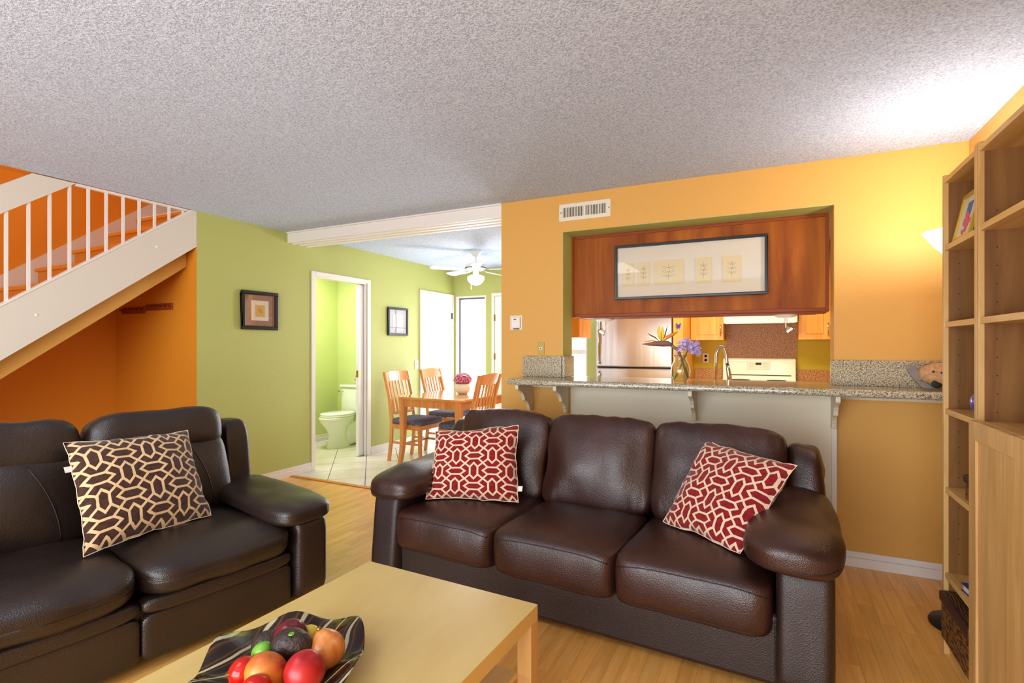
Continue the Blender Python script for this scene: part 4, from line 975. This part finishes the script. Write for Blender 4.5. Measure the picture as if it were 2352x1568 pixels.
# ================================================================== BOOKCASES
XFf = .67
def bookcase(y0, y1, label, shelves, hole_rows, doors=False):
    r = thing('bookcase', label, 'bookcase', (XFf, (y0+y1)/2, 0)); w_ = (y1-y0)/2; D = .28; t = .02
    for s_ in (-1, 1): B().box(0, D, *(sorted((s_*w_, s_*(w_-t)))), 0, 2.02).obj('side_panel', m_birch, r, bevel=.001); B().box(.016, D-.006, *(sorted((s_*(w_-t), s_*(w_-t-.0012)))), .06, 1.985).obj('shaded_inner_face', m_birchd, r)['label'] = 'inner face of the side panel with shade painted into its colour'
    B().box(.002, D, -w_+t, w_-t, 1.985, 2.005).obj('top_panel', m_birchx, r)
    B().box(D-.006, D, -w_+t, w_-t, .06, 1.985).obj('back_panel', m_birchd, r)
    B().box(.002, D-.006, -w_+t, w_-t, .06, .08).obj('bottom_panel', m_birchx, r); B().box(.02, .035, -w_+t, w_-t, 0, .06).obj('plinth', m_birch, r)
    for z in shelves: B().box(.004, D-.006, -w_+t, w_-t, z-.022, z).obj('shelf', m_birchx, r, bevel=.001)
    hb = B()
    for s_ in (-1, 1):
        for x_ in (.05, D-.05):
            for z in hole_rows:
                c_ = s_*(w_-t); hb.add([(x_+.0026*math.cos(q*pi/3), c_-s_*.0018, z+.0026*math.sin(q*pi/3)) for q in range(6)], [tuple(range(6))])
    ho = hb.obj('pin_holes', m_dark, r, weld=False); ho['kind'] = 'stuff'
    if doors:
        for k in (0, 1):
            a, b_ = (-w_, -.002) if k == 0 else (.002, w_); z0, z1 = .05, 1.035
            d = B().box(-.022, -.002, a, a+.065, z0, z1).box(-.022, -.002, b_-.065, b_, z0, z1).box(-.022, -.002, a+.065, b_-.065, z0, z0+.065).box(-.022, -.002, a+.065, b_-.065, z1-.065, z1).obj('door', m_birch, r, bevel=.0015)
            B().box(-.014, -.004, a+.065, b_-.065, z0+.065, z1-.065).obj('door_panel', m_birch, d)
    return r
hr = [z/1000 for z in range(300, 1800, 64) if not any(abs(z/1000-s_) < .03 for s_ in (.34, .70, 1.03, 1.395, 1.72))]
SH = (1.722, 1.400, 1.035, .705, .345)
bookcase(2.40, 2.80, 'narrow open birch bookcase nearest the orange bar wall', SH, hr)
bookcase(1.48, 2.396, 'wide birch bookcase with lower doors at the right edge of the photo', (1.727, 1.400, 1.035, .70, .38), hr, True)
# contents
def on_front(px, X_): r_ = (px-1176)/FPX; z = X_/(-sa+ca*r_); return (ca+sa*r_)*z
pc = thing('standing_picture_frame', 'gold framed flower picture standing on the upper shelf of the narrow bookcase', 'picture frame', (.700, 2.655, 1.7225), 0)
R = Matrix.Rotation(math.radians(12), 4, 'Y')
mg = mat('gold_frame', (206,170,60), .35, .3)
b_ = B()
for a in ((-.012, .0, -.10, .10, 0, .014), (-.012, 0, -.10, .10, .180, .194), (-.012, 0, -.10, -.086, .014, .180), (-.012, 0, .086, .10, .014, .180)): b_.box(*a, R=R)
b_.obj('frame', mg, pc); B().box(-.004, 0, -.086, .086, .014, .180, R=R).obj('print', mat('pale_print', (218,206,178), .6), pc)
pr = B()
for k in range(16): pr.ell(tuple(R @ Vector((-.006, random.uniform(-.05, .02), random.uniform(.03, .10)))), (.002, .011, .011), 8, 6, R=None)
pr.obj('printed_flowers', mat('pink_print', (214,90,110), .6), pc); B().box(-.007, -.004, -.03, .02, .10, .15, R=R).obj('printed_bird', mat('blue_print', (80,110,150), .6), pc)
gb = thing('glass_ball', 'iridescent purple glass ball on the middle shelf of the narrow bookcase', 'ornament', (.715, 2.472, 1.0355))
B().ell((0, 0, .055), (.043, .043, .045), 24, 16).obj('ball', mat('iridescent_glass', (120,110,190), .08, .6), gb, smooth=True); B().lathe([(.022, 0), (.018, .012), (.02, .014), (0, .014)], 16).obj('stand', m_black, gb)
def basket(name, label, x0, x1, y0, y1, z, h, lid=.03):
    r = thing(name, label, 'basket', ((x0+x1)/2, (y0+y1)/2, z)); a, c_ = (x1-x0)/2, (y1-y0)/2
    B().box(-a+.006, a-.006, -c_+.006, c_-.006, 0, h-lid).obj('body', m_wicker, r, bevel=.004)
    l_ = B().box(-a, a, -c_, c_, h-lid, h).obj('lid', m_trimbr, r, bevel=.005)
    B().box(-a+.02, a-.02, -c_+.02, c_-.02, h, h+.003).obj('lid_weave', m_wicker, l_)
basket('wicker_box', 'small brown wicker box on the fourth shelf of the narrow bookcase', .685, .90, 2.43, 2.60, .7055, .095)
basket('wicker_basket', 'large lidded brown wicker basket in the bottom of the narrow bookcase', .652, .93, 2.425, 2.773, .0805, .19, .04)
bk = thing('book', 'blue book lying on the lowest shelf of the narrow bookcase', 'book', (.79, 2.53, .3455), math.radians(6)); mbl = mat('blue_cover', (40,46,130), .35)
B().box(-.10, .12, -.085, .085, 0, .004).box(-.10, .12, -.085, .085, .026, .03).obj('cover', mbl, bk); B().box(-.095, .118, -.082, .08, .004, .026).obj('pages', m_mat1, bk)
bk = thing('book', 'white book lying on the blue book in the narrow bookcase', 'book', (.77, 2.50, .376), math.radians(-3)); B().box(-.08, .09, -.045, .05, 0, .003).box(-.08, .09, -.045, .05, .027, .03).obj('cover', m_white, bk); B().box(-.076, .088, -.043, .048, .003, .027).obj('pages', m_mat1, bk)

# torchiere floor lamp behind the bookcase
tlx, tly = .80, 3.07
lp = thing('floor_lamp', 'black torchiere floor lamp with a glowing white shade behind the narrow bookcase', 'lamp', (tlx, tly, 0))
B().lathe([(0, 0), (.115, 0), (.118, .012), (.112, .024), (.05, .034), (.018, .05), (0, .05)], 36).obj('base', m_black, lp, smooth=True)
B().cyl((0, 0, .04), (0, 0, 1.70), .011, n=14).obj('pole', m_black, lp, smooth=True)
B().lathe([(.02, 1.68), (.035, 1.70), (.095, 1.765), (.138, 1.828), (.141, 1.832), (.134, 1.830), (.09, 1.772), (.03, 1.71)], 40).obj('shade', m_shade, lp, smooth=True)
light('torchiere_bulb', 'POINT', (tlx, tly, 1.86), energy=21, color=(1,.97,.95), size=.05)
